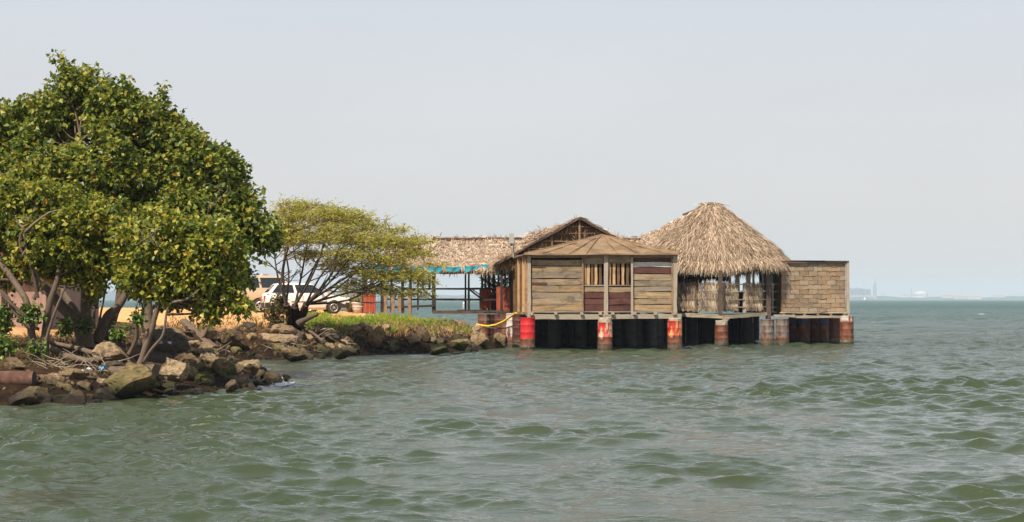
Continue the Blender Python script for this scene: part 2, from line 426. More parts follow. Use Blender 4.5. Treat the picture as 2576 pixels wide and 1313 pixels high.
# ------------------------------------------------------------------ water surface
th = np.concatenate([np.linspace(-.62, -.36, 50)[:-1], np.linspace(-.36, .36, 520), np.linspace(.36, .62, 50)[1:]])
Ds = [9.5]
while Ds[-1] < 9200: Ds.append(Ds[-1] * (1.0026 if Ds[-1] < 110 else (1.0045 if Ds[-1] < 480 else 1.06)))
Ds = np.array(Ds)
TT, DD = np.meshgrid(np.tan(th), Ds)
WX = TT * DD; WY = DD.copy()
sp = DD * np.where(DD < 110, .0026, .0036)
hz = np.zeros_like(WX); ox = np.zeros_like(WX); oy = np.zeros_like(WX)
r2 = np.random.default_rng(11)
mod1 = 1 + 1.1 * vnoise(WX, WY, .09, 21) + .9 * vnoise(WX + .3 * WY, WY, .27, 22)
mod2 = 1 + 1.3 * vnoise(WX, WY, .14, 31) + 1.0 * vnoise(WX - .2 * WY, WY, .5, 32)
wpx = WX + .5 * vnoise(WX, WY, .35, 41); wpy = WY + .5 * vnoise(WX, WY, .35, 42)
NWV = 170
for i in range(NWV):
    lam = .10 * (1.5 / .10) ** (r2.random())
    ang = R(-100) + r2.normal(0, .55)                # mostly rolling towards the viewer
    kx, ky = math.cos(ang) * 2 * math.pi / lam, math.sin(ang) * 2 * math.pi / lam
    amp = .0064 * lam ** .86
    if lam > 1.1: amp *= .85
    att = np.clip((lam / sp - 2.2) / 2.5, 0, 1) * np.clip((900 - DD) / 500, 0, 1)
    ph = kx * wpx + ky * wpy + r2.random() * 6.283
    a = amp * att * (mod1 if lam > 1.1 else mod2)
    hz += a * np.sin(ph)
    ox -= a * .8 * math.cos(ang) * -np.cos(ph); oy -= a * .9 * math.sin(ang) * -np.cos(ph)
for i in range(44):                                      # open-lake chop away from the lee of the point
    lam = 1.5 * (6.0 / 1.5) ** r2.random(); ang = R(-100) + r2.normal(0, .5)
    kx, ky = math.cos(ang) * 2 * math.pi / lam, math.sin(ang) * 2 * math.pi / lam
    a = .0062 * lam ** .86 * np.clip((lam / sp - 2.2) / 2.5, 0, 1) * np.clip((DD - 75) / 90, 0, 1) * np.clip((520 - DD) / 200, 0, 1) * mod1
    ph = kx * wpx + ky * wpy + r2.random() * 6.283
    hz += a * np.sin(ph); ox -= a * .8 * math.cos(ang) * -np.cos(ph); oy -= a * .9 * math.sin(ang) * -np.cos(ph)
calm = np.clip(1 - np.clip(shore_dist(WX, WY) + 3.0, 0, 3) / 3 * .6, .35, 1)
hz *= calm
mb = MB(); mb.grid(np.stack([WX + ox * calm, WY + oy * calm, hz - .02], -1))
tag(mb.build('water', M['water'], None, True, (0, 60, 0)), 'choppy grey green lake water', 'water', kind='structure')

# ------------------------------------------------------------------ far shore
far_mat = plain('far_wooded_shore', (.045, .075, .07), .95, var=.4, nscale=.02)
mb = MB()
N = 260
xs = np.linspace(-5200, 5200, N)
px = CX + xs * F0 / 7200
ridge = 17 + 22 * np.clip((1350 - px) / 500, 0, 1) + 12 * vnoise(xs, xs * 0, .0016, 3) + 10 * vnoise(xs, xs * 0, .006, 4) + 8 * vnoise(xs, xs * 0, .03, 5)
ridge = np.maximum(ridge, 7)
rows = [np.stack([xs, np.full(N, 6900.0), np.full(N, -2.0)], -1), np.stack([xs, np.full(N, 6960.0), ridge * .55], -1),
        np.stack([xs, np.full(N, 7100.0), ridge], -1), np.stack([xs, np.full(N, 7600.0), np.full(N, -2.0)], -1)]
mb.grid(np.stack(rows))
tag(mb.build('hills', far_mat, None, True, (0, 7000, 0)), 'hazy low wooded far shore', 'hills', kind='structure')
FD = 6800.0
cityw = plain('pale_city_wall', (.55, .53, .52), .9, var=.1, nscale=.05)
cityp = plain('dark_city_window', (.10, .12, .15), .5)
cityb = plain('blue_grey_city_wall', (.20, .24, .30), .9, var=.1, nscale=.05)
cityr = plain('red_tile_roof', (.42, .20, .14), .9, var=.2, nscale=.05)
def tower(x0, x1, y0, label, mat, ybase=752, dep=30, D=FD):
    X0, X1 = PX(x0, D), PX(x1, D); Z1 = PZ(y0, D); Z0 = PZ(ybase, D)
    e = thing('apartment_tower', label, 'tower block', ((X0 + X1) / 2, D, Z0), 'pale tower blocks on the far shore')
    m = MB(); m.box(((X0 + X1) / 2, D + dep / 2, (Z0 + Z1) / 2), (X1 - X0, dep, Z1 - Z0)); m.build('wall', mat, e)
    m = MB(); m.box(((X0 + X1) / 2, D + dep / 2, Z1 + 1.5), ((X1 - X0) * .4, dep * .5, 3)); m.build('plant_room', mat, e)
    nf = max(2, int((Z1 - Z0) / 5))
    for k in range(nf):
        m = MB(); m.box(((X0 + X1) / 2, D - .25, Z0 + (k + .55) * (Z1 - Z0) / nf), ((X1 - X0) * .84, .5, (Z1 - Z0) / nf * .45)); m.build('window_band', cityp, e)
for x0, x1, y0, lab in ((2136, 2144, 725, 'pale flat topped tower block appearing next to the block room wall'), (2146.5, 2152, 727, 'narrow tower block between two wider ones on the far shore'),
                        (2154.5, 2161, 724.5, 'tallest of the tower blocks left of the spire'), (2163.5, 2172, 726, 'wide tower block in the middle of the row left of the spire'),
                        (2174.5, 2181, 728, 'lower tower block second from right in the row beside the spire'), (2183, 2191, 727.5, 'tower block nearest the tall spire on its left')):
    tower(x0, x1, y0, lab, cityb)
e = thing('spired_tower', 'tall slender tower with a pointed spire on the hazy far shore', 'tower', (PX(2201, FD), FD, PZ(752, FD)))
m = MB(); m.box((PX(2201, FD), FD, (PZ(752, FD) + PZ(716, FD)) / 2), (12, 12, PZ(716, FD) - PZ(752, FD)))
m.box((PX(2201, FD), FD, PZ(714, FD)), (8.5, 8.5, 7)); m.build('shaft', cityb, e)
m = MB(); m.lathe([(4.2, 0), (2.4, 8), (1.0, 15), (.3, 24)], 8, 0, (PX(2201, FD), FD, PZ(712.5, FD))); m.build('spire', cityb, e)
e = thing('domed_arena', 'broad white domed building among trees on the far shore', 'arena', (PX(2321, FD), FD, PZ(745, FD)))
m = MB(); m.lathe([(30, 0), (30, 10)] + [(30 * math.cos(a), 10 + 19 * math.sin(a)) for a in np.linspace(.05, 1.5, 8)], 28, 0, (PX(2321, FD), FD + 30, PZ(747, FD))); m.build('dome', cityw, e, True)
m = MB()
for k in range(14):
    a = math.pi * (k + .5) / 14
    m.tube([(PX(2321, FD) + 30.4 * math.cos(b) * -math.cos(a), FD + 30 - 30.4 * math.cos(b) * math.sin(a), PZ(747, FD) + 10 + 19.4 * math.sin(b)) for b in np.linspace(.05, 1.45, 6)], .5, 4)
m.build('rib', cityb, e)
def lowrow(x0, x1, y0, y1, label, D=FD - 60):
    X0, X1, Z0, Z1 = PX(x0, D), PX(x1, D), PZ(y1, D), PZ(y0, D)
    e = thing('waterfront_building', label, 'building', ((X0 + X1) / 2, D, Z0), 'low buildings along the far shore')
    m = MB(); m.box(((X0 + X1) / 2, D + 10, (Z0 + Z1) / 2), (X1 - X0, 20, Z1 - Z0)); m.build('wall', cityw, e)
    m = MB(); h = (Z1 - Z0) * .35
    m.add([(X0 - 1, D - 1, Z1), (X1 + 1, D - 1, Z1), (X1 + 1, D + 21, Z1), (X0 - 1, D + 21, Z1), (X0 + 3, D + 10, Z1 + h), (X1 - 3, D + 10, Z1 + h)], [[0, 1, 5, 4], [2, 3, 4, 5]])
    m.add([(X0 - 1, D - 1, Z1), (X0 + 3, D + 10, Z1 + h), (X0 - 1, D + 21, Z1), (X1 + 1, D - 1, Z1), (X1 + 1, D + 21, Z1), (X1 - 3, D + 10, Z1 + h)], [[0, 1, 2], [3, 4, 5]])
    m.build('roof', cityr, e)
    nn = max(2, int((X1 - X0) / 7))
    for k in range(nn):
        m = MB(); m.box((X0 + (k + .5) * (X1 - X0) / nn, D - .2, (Z0 + Z1) / 2), ((X1 - X0) / nn * .45, .4, (Z1 - Z0) * .4)); m.build('window', cityp, e)
for a in ((2140, 2168, 743, 746, 'long low red roofed building below the tower blocks'), (2172, 2203, 743, 746, 'low red roofed building at the foot of the spired tower'),
          (2220, 2227, 739, 744.5, 'small white building standing right of the spired tower'), (2272, 2283, 741.5, 744.5, 'small white shed left of the long white hall'),
          (2288, 2323, 741.5, 745, 'long white hall below the domed building'), (2371, 2398, 743.5, 749, 'leftmost of the pink roofed waterfront blocks'),
          (2400, 2432, 745, 751, 'pink roofed waterfront block with the widest front'), (2435, 2470, 746, 752.5, 'pale waterfront block reaching lowest towards the water'), (2504, 2528, 744, 748, 'reddish roofed building standing alone beyond the pink roofed row')):
    lowrow(*a)
e = thing('radio_mast', 'thin lattice mast left of the white dome across the water', 'mast', (PX(2293, FD), FD, PZ(748, FD)))
m = MB()
for k in range(4): m.beam((PX(2293, FD) + (k % 2 - .5) * 4, FD + (k // 2 - .5) * 4, PZ(748, FD)), (PX(2293, FD), FD, PZ(722, FD)), .8, .8)
for k in range(5): m.box((PX(2293, FD), FD, PZ(746 - 4.5 * k, FD)), (3.6 - .6 * k, 3.6 - .6 * k, .6))
m.build('lattice', cityb, e)
D = 3800
e = thing('sailboat', 'tiny white sailboat far out on the lake near the block room', 'sailboat', (PX(2175, D), D, 0))
m = MB(); m.grid([[(PX(2175, D) + x, D + s * w, z) for s in (-1, -.6, 0, .6, 1)] for x, w, z in ((-3.2, .9, 1.1), (-2, 1.2, .9), (0, 1.3, .8), (2, .9, .95), (3.4, .05, 1.2))]); m.grid([[(PX(2175, D) + x, D + s * w, z if abs(s) == 1 else -.3) for s in (-1, -.6, 0, .6, 1)] for x, w, z in ((-3.2, .9, 1.1), (-2, 1.2, .9), (0, 1.3, .8), (2, .9, .95), (3.4, .05, 1.2))])
m.build('hull', cityr, e)
m = MB(); m.tube([(PX(2175, D) + .4, D, .5), (PX(2175, D) + .4, D, 8.6)], .09, 6); m.build('mast', cityw, e)
m = MB(); m.add([(PX(2175, D) + .3, D, 8.4), (PX(2175, D) + .3, D, 1.6), (PX(2175, D) - 3, D + .5, 1.7), (PX(2175, D) - 1.2, D + .35, 4.8)], [[0, 1, 2, 3]]); m.add([(PX(2175, D) + .5, D, 7.6), (PX(2175, D) + 3.1, D, 1.5), (PX(2175, D) + .6, D + .4, 1.7)], [[0, 1, 2]])
m.build('sail', M['foam'], e)

# ------------------------------------------------------------------ thatch
def blades(mb, P, dirs, nrm, length, width, m=0, curl=.15):
    """a strap-shaped leaf from each point P along dirs"""
    n = len(P)
    side = np.cross(dirs, nrm); side /= np.maximum(np.linalg.norm(side, axis=1)[:, None], 1e-9)
    tw = rng.normal(0, .6, n)[:, None]
    side = side * np.cos(tw) + nrm * np.sin(tw)
    L = length[:, None]; Wd = width[:, None]
    mid = P + dirs * L * .55 + nrm * L * .04; tip = P + dirs * L - nrm * L * curl * rng.random((n, 1))
    V = np.stack([P - side * Wd * .4, P + side * Wd * .4, mid + side * Wd * .5, mid - side * Wd * .5, tip + side * Wd * .12, tip - side * Wd * .12], 1).reshape(-1, 3)
    o = (np.arange(n) * 6)[:, None]
    mb.add(V, np.concatenate([o + np.array([[0, 1, 2, 3]]), o + np.array([[3, 2, 4, 5]])]), m)
def thatch(mb, surf, n, L=(.35, .7), Wd=(.02, .045), spread=.35, lift=.06, fringe=.12, rows=None, droop=.5, m=0):
    """surf(u, v) -> points, v runs from the ridge (0) to the eave (1)"""
    u = rng.random(n); v = rng.random(n) ** .9
    if rows: v = (np.floor(v * rows) + rng.normal(.25, .22, n)) / rows
    nf = int(n * fringe)
    v[:nf] = rng.normal(.955, .025, nf)
    v = np.clip(v, 0.0, .99)
    e = 1e-3
    P = surf(u, v); du = surf(u + e, v) - surf(u - e, v); dv = surf(u, v + e) - surf(u, v - e)
    dv /= np.linalg.norm(dv, axis=1)[:, None]
    nr = np.cross(du, dv); nr /= np.maximum(np.linalg.norm(nr, axis=1)[:, None], 1e-9)
    nr *= np.where(nr[:, 2:3] < 0, -1, 1)
    ds = du / np.maximum(np.linalg.norm(du, axis=1)[:, None], 1e-9)
    big = (rng.normal(0, spread, n))[:, None]
    d = dv + ds * big + nr * (lift + rng.normal(0, lift, n)[:, None])
    d[:nf] += np.array((0, 0, -1.0)) * (droop * rng.random((nf, 1)) * 1.6)
    d /= np.linalg.norm(d, axis=1)[:, None]
    ln = rng.uniform(L[0], L[1], n); ln[:nf] *= .75
    blades(mb, P + nr * rng.uniform(0, .07, n)[:, None], d, nr, ln, rng.uniform(Wd[0], Wd[1], n), m)
def quad(a, b, c, d, sag=0.0):
    """a-b is the ridge, d-c the eave below it"""
    a, b, c, d = [np.array(list(p), float) for p in (a, b, c, d)]
    def s(u, v):
        u = np.asarray(u)[..., None]; v = np.asarray(v)[..., None]
        p = lerp(lerp(a, b, u), lerp(d, c, u), v)
        p = p.copy(); p[..., 2] += (-sag * np.sin(np.pi * np.clip(v[..., 0], 0, 1)))
        p[..., 2] += .06 * np.sin(u[..., 0] * 9.1 + v[..., 0] * 4) * np.sin(u[..., 0] * 23.0 + 1.3)
        return p
    return s
def underlay(mb, surf, nu=24, nv=10, th=.12, m=1):
    U, V = np.meshgrid(np.linspace(0, 1, nu), np.linspace(0, .97, nv))
    P = surf(U.ravel(), V.ravel()).reshape(nv, nu, 3)
    mb.grid(P - np.array((0, 0, .02)), m); mb.grid((P - np.array((0, 0, th)))[:, ::-1], m)

# ------------------------------------------------------------------ thatched pavilion (left, long roof)
e = thing('thatched_pavilion', 'long open pavilion with a pale palm thatch roof between acacia and plank hut', 'pavilion', (PX(1100, 74), 74, 1.4))
pav = e
ZR, ZE, DR, DE = PZ(599, 76), PZ(678, 72), 76.0, 72.0
XL, XR = PX(948, 72), PX(1610, 76)
mb = MB()
s1 = quad((XL + .5, DR, ZR), (XR, DR, ZR), (XR, DE, ZE), (XL, DE, ZE), .03)
s2 = quad((XL + .5, DR, ZR), (XR, DR, ZR), (XR, 80, ZE), (XL, 80, ZE), .03)
for s_ in (s1, s2): underlay(mb, s_, 40, 8)
thatch(mb, s1, 26000, (.3, .62), (.012, .034), .5, .09, .14, 9)
thatch(mb, s2, 2500, (.3, .6), (.03, .05), .4, .09, .14)
# ridge tuft that rises towards the gabled roof
s3 = quad(W(1335, 588, 75.5), W(1412, 563, 74.5), W(1440, 610, 72.6), W(1310, 625, 73), 0)
underlay(mb, s3, 8, 5); thatch(mb, s3, 900, (.3, .6), (.02, .04), .8, .3, .05)
nr_ = 700
P = np.stack([rng.uniform(XL + .5, XR, nr_), DR + rng.normal(0, .12, nr_), ZR + rng.uniform(-.04, .06, nr_)], -1)
d = np.stack([rng.normal(0, .9, nr_), rng.choice([-1, 1], nr_) * rng.uniform(.3, 1, nr_), rng.normal(.05, .25, nr_)], -1); d /= np.linalg.norm(d, axis=1)[:, None]
blades(mb, P, d, np.tile([[0, 0, 1.0]], (nr_, 1)), rng.uniform(.2, .5, nr_), rng.uniform(.02, .045, nr_))
mb.build('roof', [M['thatchp'], M['thatchbase']], e)
m = MB()
m.tube([W(1085, 601, 75.6), W(1220, 600, 75.6), W(1345, 599.5, 75.6)], .055, 6); m.tube([W(1100, 603.5, 75.55), W(1200, 602.5, 75.55), W(1290, 602, 75.55)], .05, 6)
m.tube([W(1538, 601, 75.6), W(1612, 602, 75.6)], .055, 6)
m.build('ridge_pole', M['darkp'], e)
def post(par, x, y0, y1, D, w=.12, mat='dark', lean=0, name='post'):
    m = MB(); m.beam(W(x, y1, D), W(x + lean, y0, D), w, w, 0, (0, 1, 0), .006, 4); return m.build(name, M[mat], par)
def rail(par, x0, y0, x1, y1, D, h=.1, mat='dark', w=.07, name='rail', D1=None):
    m = MB(); m.beam(W(x0, y0, D), W(x1, y1, D1 or D), w, h, 0, (0, 0, 1), .005, 5); return m.build(name, M[mat], par)
post(e, 1091.5, 680, 786, 72.4, .17); post(e, 1171, 684, 786, 79.5, .085); post(e, 1179.5, 684, 786, 72.5, .09)
for x, w in ((1051, .08), (1064, .09), (1081, .1)): post(e, x, 682, 727 if x > 1055 else 780, 78, w)
for x, w in ((1033, .1), (1013, .12), (985, .1), (963, .2), (935, .16), (917, .2)): post(e, x, 684, 787, 72.4, w)
for x, w in ((1213, .1), (1221, .09), (1230, .11), (1242, .14), (1254, .09), (1262, .09), (1271, .08), (1283, .12), (1291, .08)): post(e, x, 684, 782, 74.5 if x % 2 else 73, w)
rail(e, 1010, 727, 1250, 726, 72.45, .085); rail(e, 966, 753, 1250, 753.5, 72.5, .085); rail(e, 966, 774, 1092, 769, 72.3, .09)
rail(e, 995, 727, 1015, 748, 72.55, .08, name='brace'); rail(e, 1043, 729, 1010, 750, 72.55, .07, name='brace'); rail(e, 1064, 729, 1092, 750, 72.55, .07, name='brace')
rail(e, 1182, 729, 1212, 752, 72.55, .08, name='brace'); rail(e, 1187, 727, 1224, 753, 72.6, .05, name='brace'); rail(e, 1250, 727, 1228, 752, 72.55, .06, name='brace')
rail(e, 1088, 785, 1302, 784.5, 72.3, .14, 'darkp', .14, 'floor_beam'); rail(e, 1150, 783, 1302, 783, 78.5, .14, 'dark', .14, 'floor_beam')
rail(e, 948, 680, 1300, 681, 72.35, .1, 'dark', .1, 'eave_beam'); rail(e, 948, 685, 1620, 685, 79.4, .1, 'dark', .1, 'eave_beam')
m = MB()
for k in range(16): m.box((lerp(PX(1215, 74), PX(1302, 74), (k + .5) / 16), 75, 1.415 + rng.normal(0, .006)), (.1, 5.6, .035), 0, 0, .006)
m.build('deck', M['darkp'], e)
def boardpanel(par, x0, x1, y0, y1, D, mat, name='panel', n=7, jag=.05):
    m = MB()
    for k in range(n):
        a = lerp(x0, x1, k / n); b = lerp(x0, x1, (k + 1) / n) - .15
        m.beam(W((a + b) / 2, y1 + rng.normal(0, .8), D + rng.normal(0, .01)), W((a + b) / 2, y0 + rng.normal(0, 1.2), D), (b - a) * D / F0, .03, 0, (0, 1, 0), .004, 3)
    return m.build(name, M[mat], par)
boardpanel(e, 1206, 1236, 726, 778, 72.9, 'redpanel'); boardpanel(e, 1249, 1293, 722, 780, 71.2, 'redpanel', n=9); boardpanel(e, 914, 945, 735, 787, 72.0, 'redpanel')
boardpanel(e, 1236, 1249, 735, 780, 74.5, 'dark', 'panel', 3)
# cloth banners under the eave
t = NT('turquoise_print_cloth')
n1 = t.noise(t.coord('Object'), 3.4, 2, .5); n2 = t.noise(t.coord('Object'), 2.2, 3, .6)
c = t.mix(t.ramp(n2, [(.35, (0, 0, 0)), (.65, (1, 1, 1))]), (.015, .17, .27), (.03, .36, .42))
c = t.mix(t.ramp(n1, [(.60, (0, 0, 0)), (.66, (1, 1, 1))]), c, (.50, .38, .09))
M['cloth'] = t.done(c, .8, None, 0, .2, .25)
def banner(x0, x1, y0, y1, y0b, y1b, D, lab):
    m = MB(); P = np.zeros((7, 13, 3))
    for j in range(7):
        for i in range(13):
            u, v = i / 12, j / 6
            yy = lerp(lerp(y0, y0b, u), lerp(y1, y1b, u), v) + 1.6 * math.sin(u * math.pi)
            p = W(lerp(x0, x1, u) + (v * 1.5) * (.5 - u), yy, D + .05 * math.sin(u * 11 + v * 2) * (.3 + v) - .03 * v); P[j, i] = p
    m.grid(P)
    o = m.build('cloth_banner', M['cloth'], None, True); tag(o, lab, 'banner', 'turquoise banners under the thatch eave'); return o
for a in ((944, 978, 667, 681, 669, 683, 71.68, 'leftmost turquoise cloth banner under the thatch eave, half hidden by acacia twigs'),
          (989, 1022, 668, 683, 669, 685, 71.68, 'turquoise banner second from left, behind the acacia branches'),
          (1031, 1067, 668.5, 685, 669.5, 685, 71.63, 'turquoise banner just left of the thick pavilion post'),
          (1075, 1113, 669.5, 685, 669.5, 684.5, 71.63, 'turquoise banner hanging over the thick dark pavilion post'),
          (1122, 1160, 670, 682, 670, 681, 71.63, 'narrow straight turquoise banner over the open water view'),
          (1169, 1207, 669, 686, 667.5, 671, 71.63, 'turquoise banner that tapers to a point, with a yellow blotch'),
          (1211, 1249, 664.5, 671, 663, 676, 71.48, 'turquoise banner hung highest, beside the striped cloth')):
    banner(*a)
t = NT('striped_cloth')
wv = t.n('TexWave', {'Vector': t.coord('Object', (1, .0, .35)), 'Scale': 2.6, 'Distortion': 1.2}, wave_type='BANDS').outputs[1]
M['stripe'] = t.done(t.ramp(wv, [(.4, (.05, .30, .34)), (.6, (.55, .60, .52))]), .8, None, 0, .2, .2)
m = MB(); P = np.zeros((6, 15, 3))
for j in range(6):
    for i in range(15):
        u, v = i / 14, j / 5
        P[j, i] = W(lerp(1257, 1289, u) - v * 8 * (1 - u * .6), lerp(lerp(672, 655, u), lerp(692, 684, u), v) + (1.2 if i % 2 else -1.2) * v, 70.2 + .09 * (i % 2))
m.grid(P); tag(m.build('striped_cloth', M['stripe'], None, True), 'striped turquoise and white cloth bunched beneath the gabled roof eave', 'cloth')
# potted plants inside the railing
def leafball(mb, c, r, n, L=(.1, .2), Wd=(.03, .06), hang=.4, m=0):
    c = np.array(list(c), float); r = np.array(r, float)
    P = rng.normal(0, 1, (n, 3)); P /= np.linalg.norm(P, axis=1)[:, None]; P *= rng.random((n, 1)) ** .45
    d = P + rng.normal(0, .5, (n, 3)); d[:, 2] -= hang; d /= np.linalg.norm(d, axis=1)[:, None]
    nr = np.cross(d, rng.normal(0, 1, (n, 3))); nr /= np.linalg.norm(nr, axis=1)[:, None]
    blades(mb, c + P * r, d, nr, rng.uniform(*L, n), rng.uniform(*Wd, n), m, .2)
for (x, y, D, rx, lab) in ((1227, 703, 73.4, .28, 'hanging leafy plant above the left red panel'), (1268, 706, 72.4, .26, 'hanging leafy plant with yellow tips above the right red panel'), (1243, 722, 73.2, .2, 'small yellow flowering plant between the two red panels')):
    m = MB(); c = W(x, y, D); leafball(m, c, (rx, rx, rx * 1.4), 160, (.12, .26), (.03, .06), .5)
    e2 = thing('hanging_plant', lab, 'plant', c, 'plants hung in the pavilion')
    m.build('foliage', M['bush'], e2); m = MB(); m.tube([c + Vector((0, 0, .3)), c + Vector((.01, 0, .75))], .012, 5); m.build('cord', M['dark'], e2)

# ------------------------------------------------------------------ gabled thatch roof hut
e = thing('gabled_thatch_hut', 'steep gabled thatch hut with an open stick filled gable behind the plank hut', 'hut', (PX(1458, 70), 71, 1.4))
GF, GB = 69.0, 77.0
pk = W(1458, 548, GF); el = W(1246, 664, GF); er = Vector((2 * pk.x - el.x, GF, el.z))
mb = MB()
bk = lambda p: Vector((p.x, GB, p.z))
sl = quad(pk, bk(pk), bk(el), el, .05); sr = quad(pk, bk(pk), bk(er), er, .05)
for s_ in (sl, sr): underlay(mb, s_, 16, 14, .14)
thatch(mb, sl, 13000, (.3, .65), (.012, .03), .45, .07, .12, 9); thatch(mb, sr, 5000, (.3, .65), (.02, .045), .45, .07, .12, 9)
mb.build('roof', [M['thatch'], M['thatchbase']], e)
m = MB()
m.beam(el + Vector((-.06, -.03, -.05)), pk + Vector((0, -.03, .0)), .07, .1, 0, (0, 0, 1), .01, 8); m.beam(pk + Vector((0, -.03, 0)), er + Vector((.06, -.03, -.05)), .07, .1, 0, (0, 0, 1), .01, 8)
m.build('barge_board', M['darkp'], e)
m = MB()   # dry fronds filling the gable
n = 900
u = rng.uniform(-1, 1, n); Xg = pk.x + u * (pk.x - el.x) * .96
top = pk.z - abs(u) * (pk.z - el.z) * .96
zb = top - rng.random(n) * np.minimum(top - (el.z - .1), 1.7)
P = np.stack([Xg, GF + .18 + rng.uniform(0, .12, n), np.maximum(zb, el.z + .05)], -1)
d = np.stack([rng.normal(0, .35, n), rng.normal(-.05, .12, n), rng.choice([-1, -1, 1], n) * 1.0], -1); d /= np.linalg.norm(d, axis=1)[:, None]
blades(m, P, d, np.tile([[0, -1.0, 0]], (n, 1)), rng.uniform(.2, .5, n), rng.uniform(.015, .035, n))
m.build('gable_fronds', M['thatchd'], e)
m = MB()
m.beam((pk.x, GF + .1, el.z - .2), (pk.x, GF + .1, pk.z - .05), .08, .06, 0, (0, 1, 0))
for k in range(5):
    z = lerp(el.z + .35, pk.z - .35, k / 4); w_ = (pk.z - z) / (pk.z - el.z) * (pk.x - el.x) * .97
    m.beam((pk.x - w_, GF + .14, z), (pk.x + w_, GF + .14, z + rng.normal(0, .03)), .03, .03)
for k in (-2.2, -1.2, 1.1, 2.1): m.beam((pk.x + k, GF + .12, el.z), (pk.x + k, GF + .12, pk.z - abs(k) * .553 - .05), .06, .05, 0, (0, 1, 0))
m.build('gable_frame', M['brown'], e)
m = MB(); m.add([(el.x + .2, GF + .42, el.z), (er.x - .2, GF + .42, el.z), (pk.x, GF + .42, pk.z - .1)], [[0, 1, 2]]); m.add([(el.x + .2, GF + .46, el.z), (er.x - .2, GF + .46, el.z), (pk.x, GF + .46, pk.z - .1)], [[2, 1, 0]])
m.build('gable_lining', M['thatchbase'], e)
for x, D in ((1262, 69.3), (1287, 70), (1262, 74), (1287, 76)): post(e, x, 668, 783, D, .11)
m = MB()
for k in range(30): m.box((lerp(PX(1253, 70), PX(1600, 72), (k + .5) / 30), 73.2, 1.38 + rng.normal(0, .005)), (.24, 6.6, .04), 0, 0, .006)
m.build('deck', M['dark'], e)
o = None
e = thing('meter_box', 'grey steel meter box on a thin pole beside the gabled thatch', 'meter box', W(1291, 640, 68.2))
m = MB(); a = W(1280.5, 613, 68); b = W(1293, 587, 68); m.box(((a.x + b.x) / 2, 68.05, (a.z + b.z) / 2), (b.x - a.x, .16, b.z - a.z)); m.box(((a.x + b.x) / 2 + .02, 67.962, (a.z + b.z) / 2), ((b.x - a.x) * .82, .012, (b.z - a.z) * .92)); m.build('enclosure', M['steelbox'], e)
m = MB(); m.box(((a.x + b.x) / 2, 68.0, a.z - .05), (.1, .1, .08)); m.build('cable_gland', M['black'], e)
m = MB(); m.tube([W(1291.5, 648, 68.2), W(1292.5, 600, 68.2)], .03, 7); m.build('pole', M['steelbox'], e)

# ------------------------------------------------------------------ plank hut
HD = 63.5
def c1(cx, cy): return (1256.3 + cx * .3095, 502.5 + cy * .3095)
def C1(cx, cy, D=HD): return W(*c1(cx, cy), D)
e = thing('plank_hut', 'weathered plank hut with patchwork boards and a brown canvas hip roof on drum stilts', 'hut', (PX(1515, 66), 66, 1.3))
hut = e
mats = [M['tan'], M['grey'], M['yellow'], M['maroon'], M['whitep']]
def planks(par, cx0, cx1, rows, name='wall', D=HD):
    m = MB()
    for (y0, y1, mi) in rows:
        a = C1(cx0, y1, D); b = C1(cx1, y0, D)
        zc = (a.z + b.z) / 2; tilt = rng.normal(0, .008)
        m.beam((a.x, D + rng.normal(0, .009), zc - tilt), (b.x, D + rng.normal(0, .009), zc + tilt), .03, (b.z - a.z) - .018, mi, (0, 0, 1), .003, 6, rng.normal(0, .01))
    return m.build(name, mats, par)
planks(e, 262, 676, [(487, 535, 0), (536, 587, 0), (588, 640, 1), (641, 692, 0), (693, 748, 2), (749, 800, 1), (801, 856, 0), (857, 905, 2)])
# patches of old red paint left on two boards
for (a0, b0, a1, b1) in ((266, 537, 375, 548), (266, 672, 390, 690)):
    m = MB(); p, q = C1(a0, b1, HD - .031), C1(a1, b0, HD - .031); m.box(((p.x + q.x) / 2, HD - .031, (p.z + q.z) / 2), (q.x - p.x, .006, q.z - p.z), 0, 0, .004); m.build('paint_patch', M['maroon'], e)
planks(e, 1087, 1399, [(466, 505, 3), (506, 549, 4), (550, 600, 3), (601, 655, 0), (656, 705, 1), (706, 748, 1), (749, 800, 2), (801, 850, 0), (851, 905, 2)])
planks(e, 684, 851, [(470, 517, 0), (702, 750, 0), (752, 802, 3), (803, 852, 3), (853, 909, 3)])
planks(e, 881, 1070, [(470, 512, 0), (704, 750, 0), (752, 803, 3), (804, 856, 3), (857, 909, 3)])
for (a, b, n, off) in ((684, 851, 5, (697, 722, 753, 785, 820)), (881, 1070, 5, (897, 932, 967, 1003, 1041))):
    wv_ = MB(); wv_.beam(C1(a, 696, HD - .03), C1(b, 696, HD - .03), .06, .03, 0)
    wv_.beam(C1(a, 519 if a < 800 else 514, HD - .02), C1(b, 519 if a < 800 else 514, HD - .02), .05, .02, 0)
    wo = wv_.build('window', M['paleh'], e)
    m = MB()
    for x in off: m.beam(C1(x, 690, HD + .02), C1(x + rng.normal(0, 1), 518 if a < 800 else 514, HD + .02), .105, .03, 0, (0, 1, 0), .006, 3)
    m.build('bar', M['sidewood'], wo)
for (x, w, y0, y1, mt) in ((242, .14, 455, 955, 'pale'), (677, .06, 468, 912, 'brown'), (866, .16, 436, 938, 'pale'), (1078, .09, 465, 938, 'pale'), (1404, .07, 452, 935, 'brown'), (1428, .15, 452, 935, 'pale')):
    m = MB(); m.beam(C1(x, y1, HD - .06), C1(x, y0, HD - .06), w, .1, 0, (0, 1, 0), .006, 5); m.build('post', M[mt], e)
m = MB(); m.beam(C1(215, 452, HD - .03), C1(1445, 452, HD - .03), .1, .19, 0, (0, 0, 1), .004, 8); m.build('top_beam', M['brownh'], e)
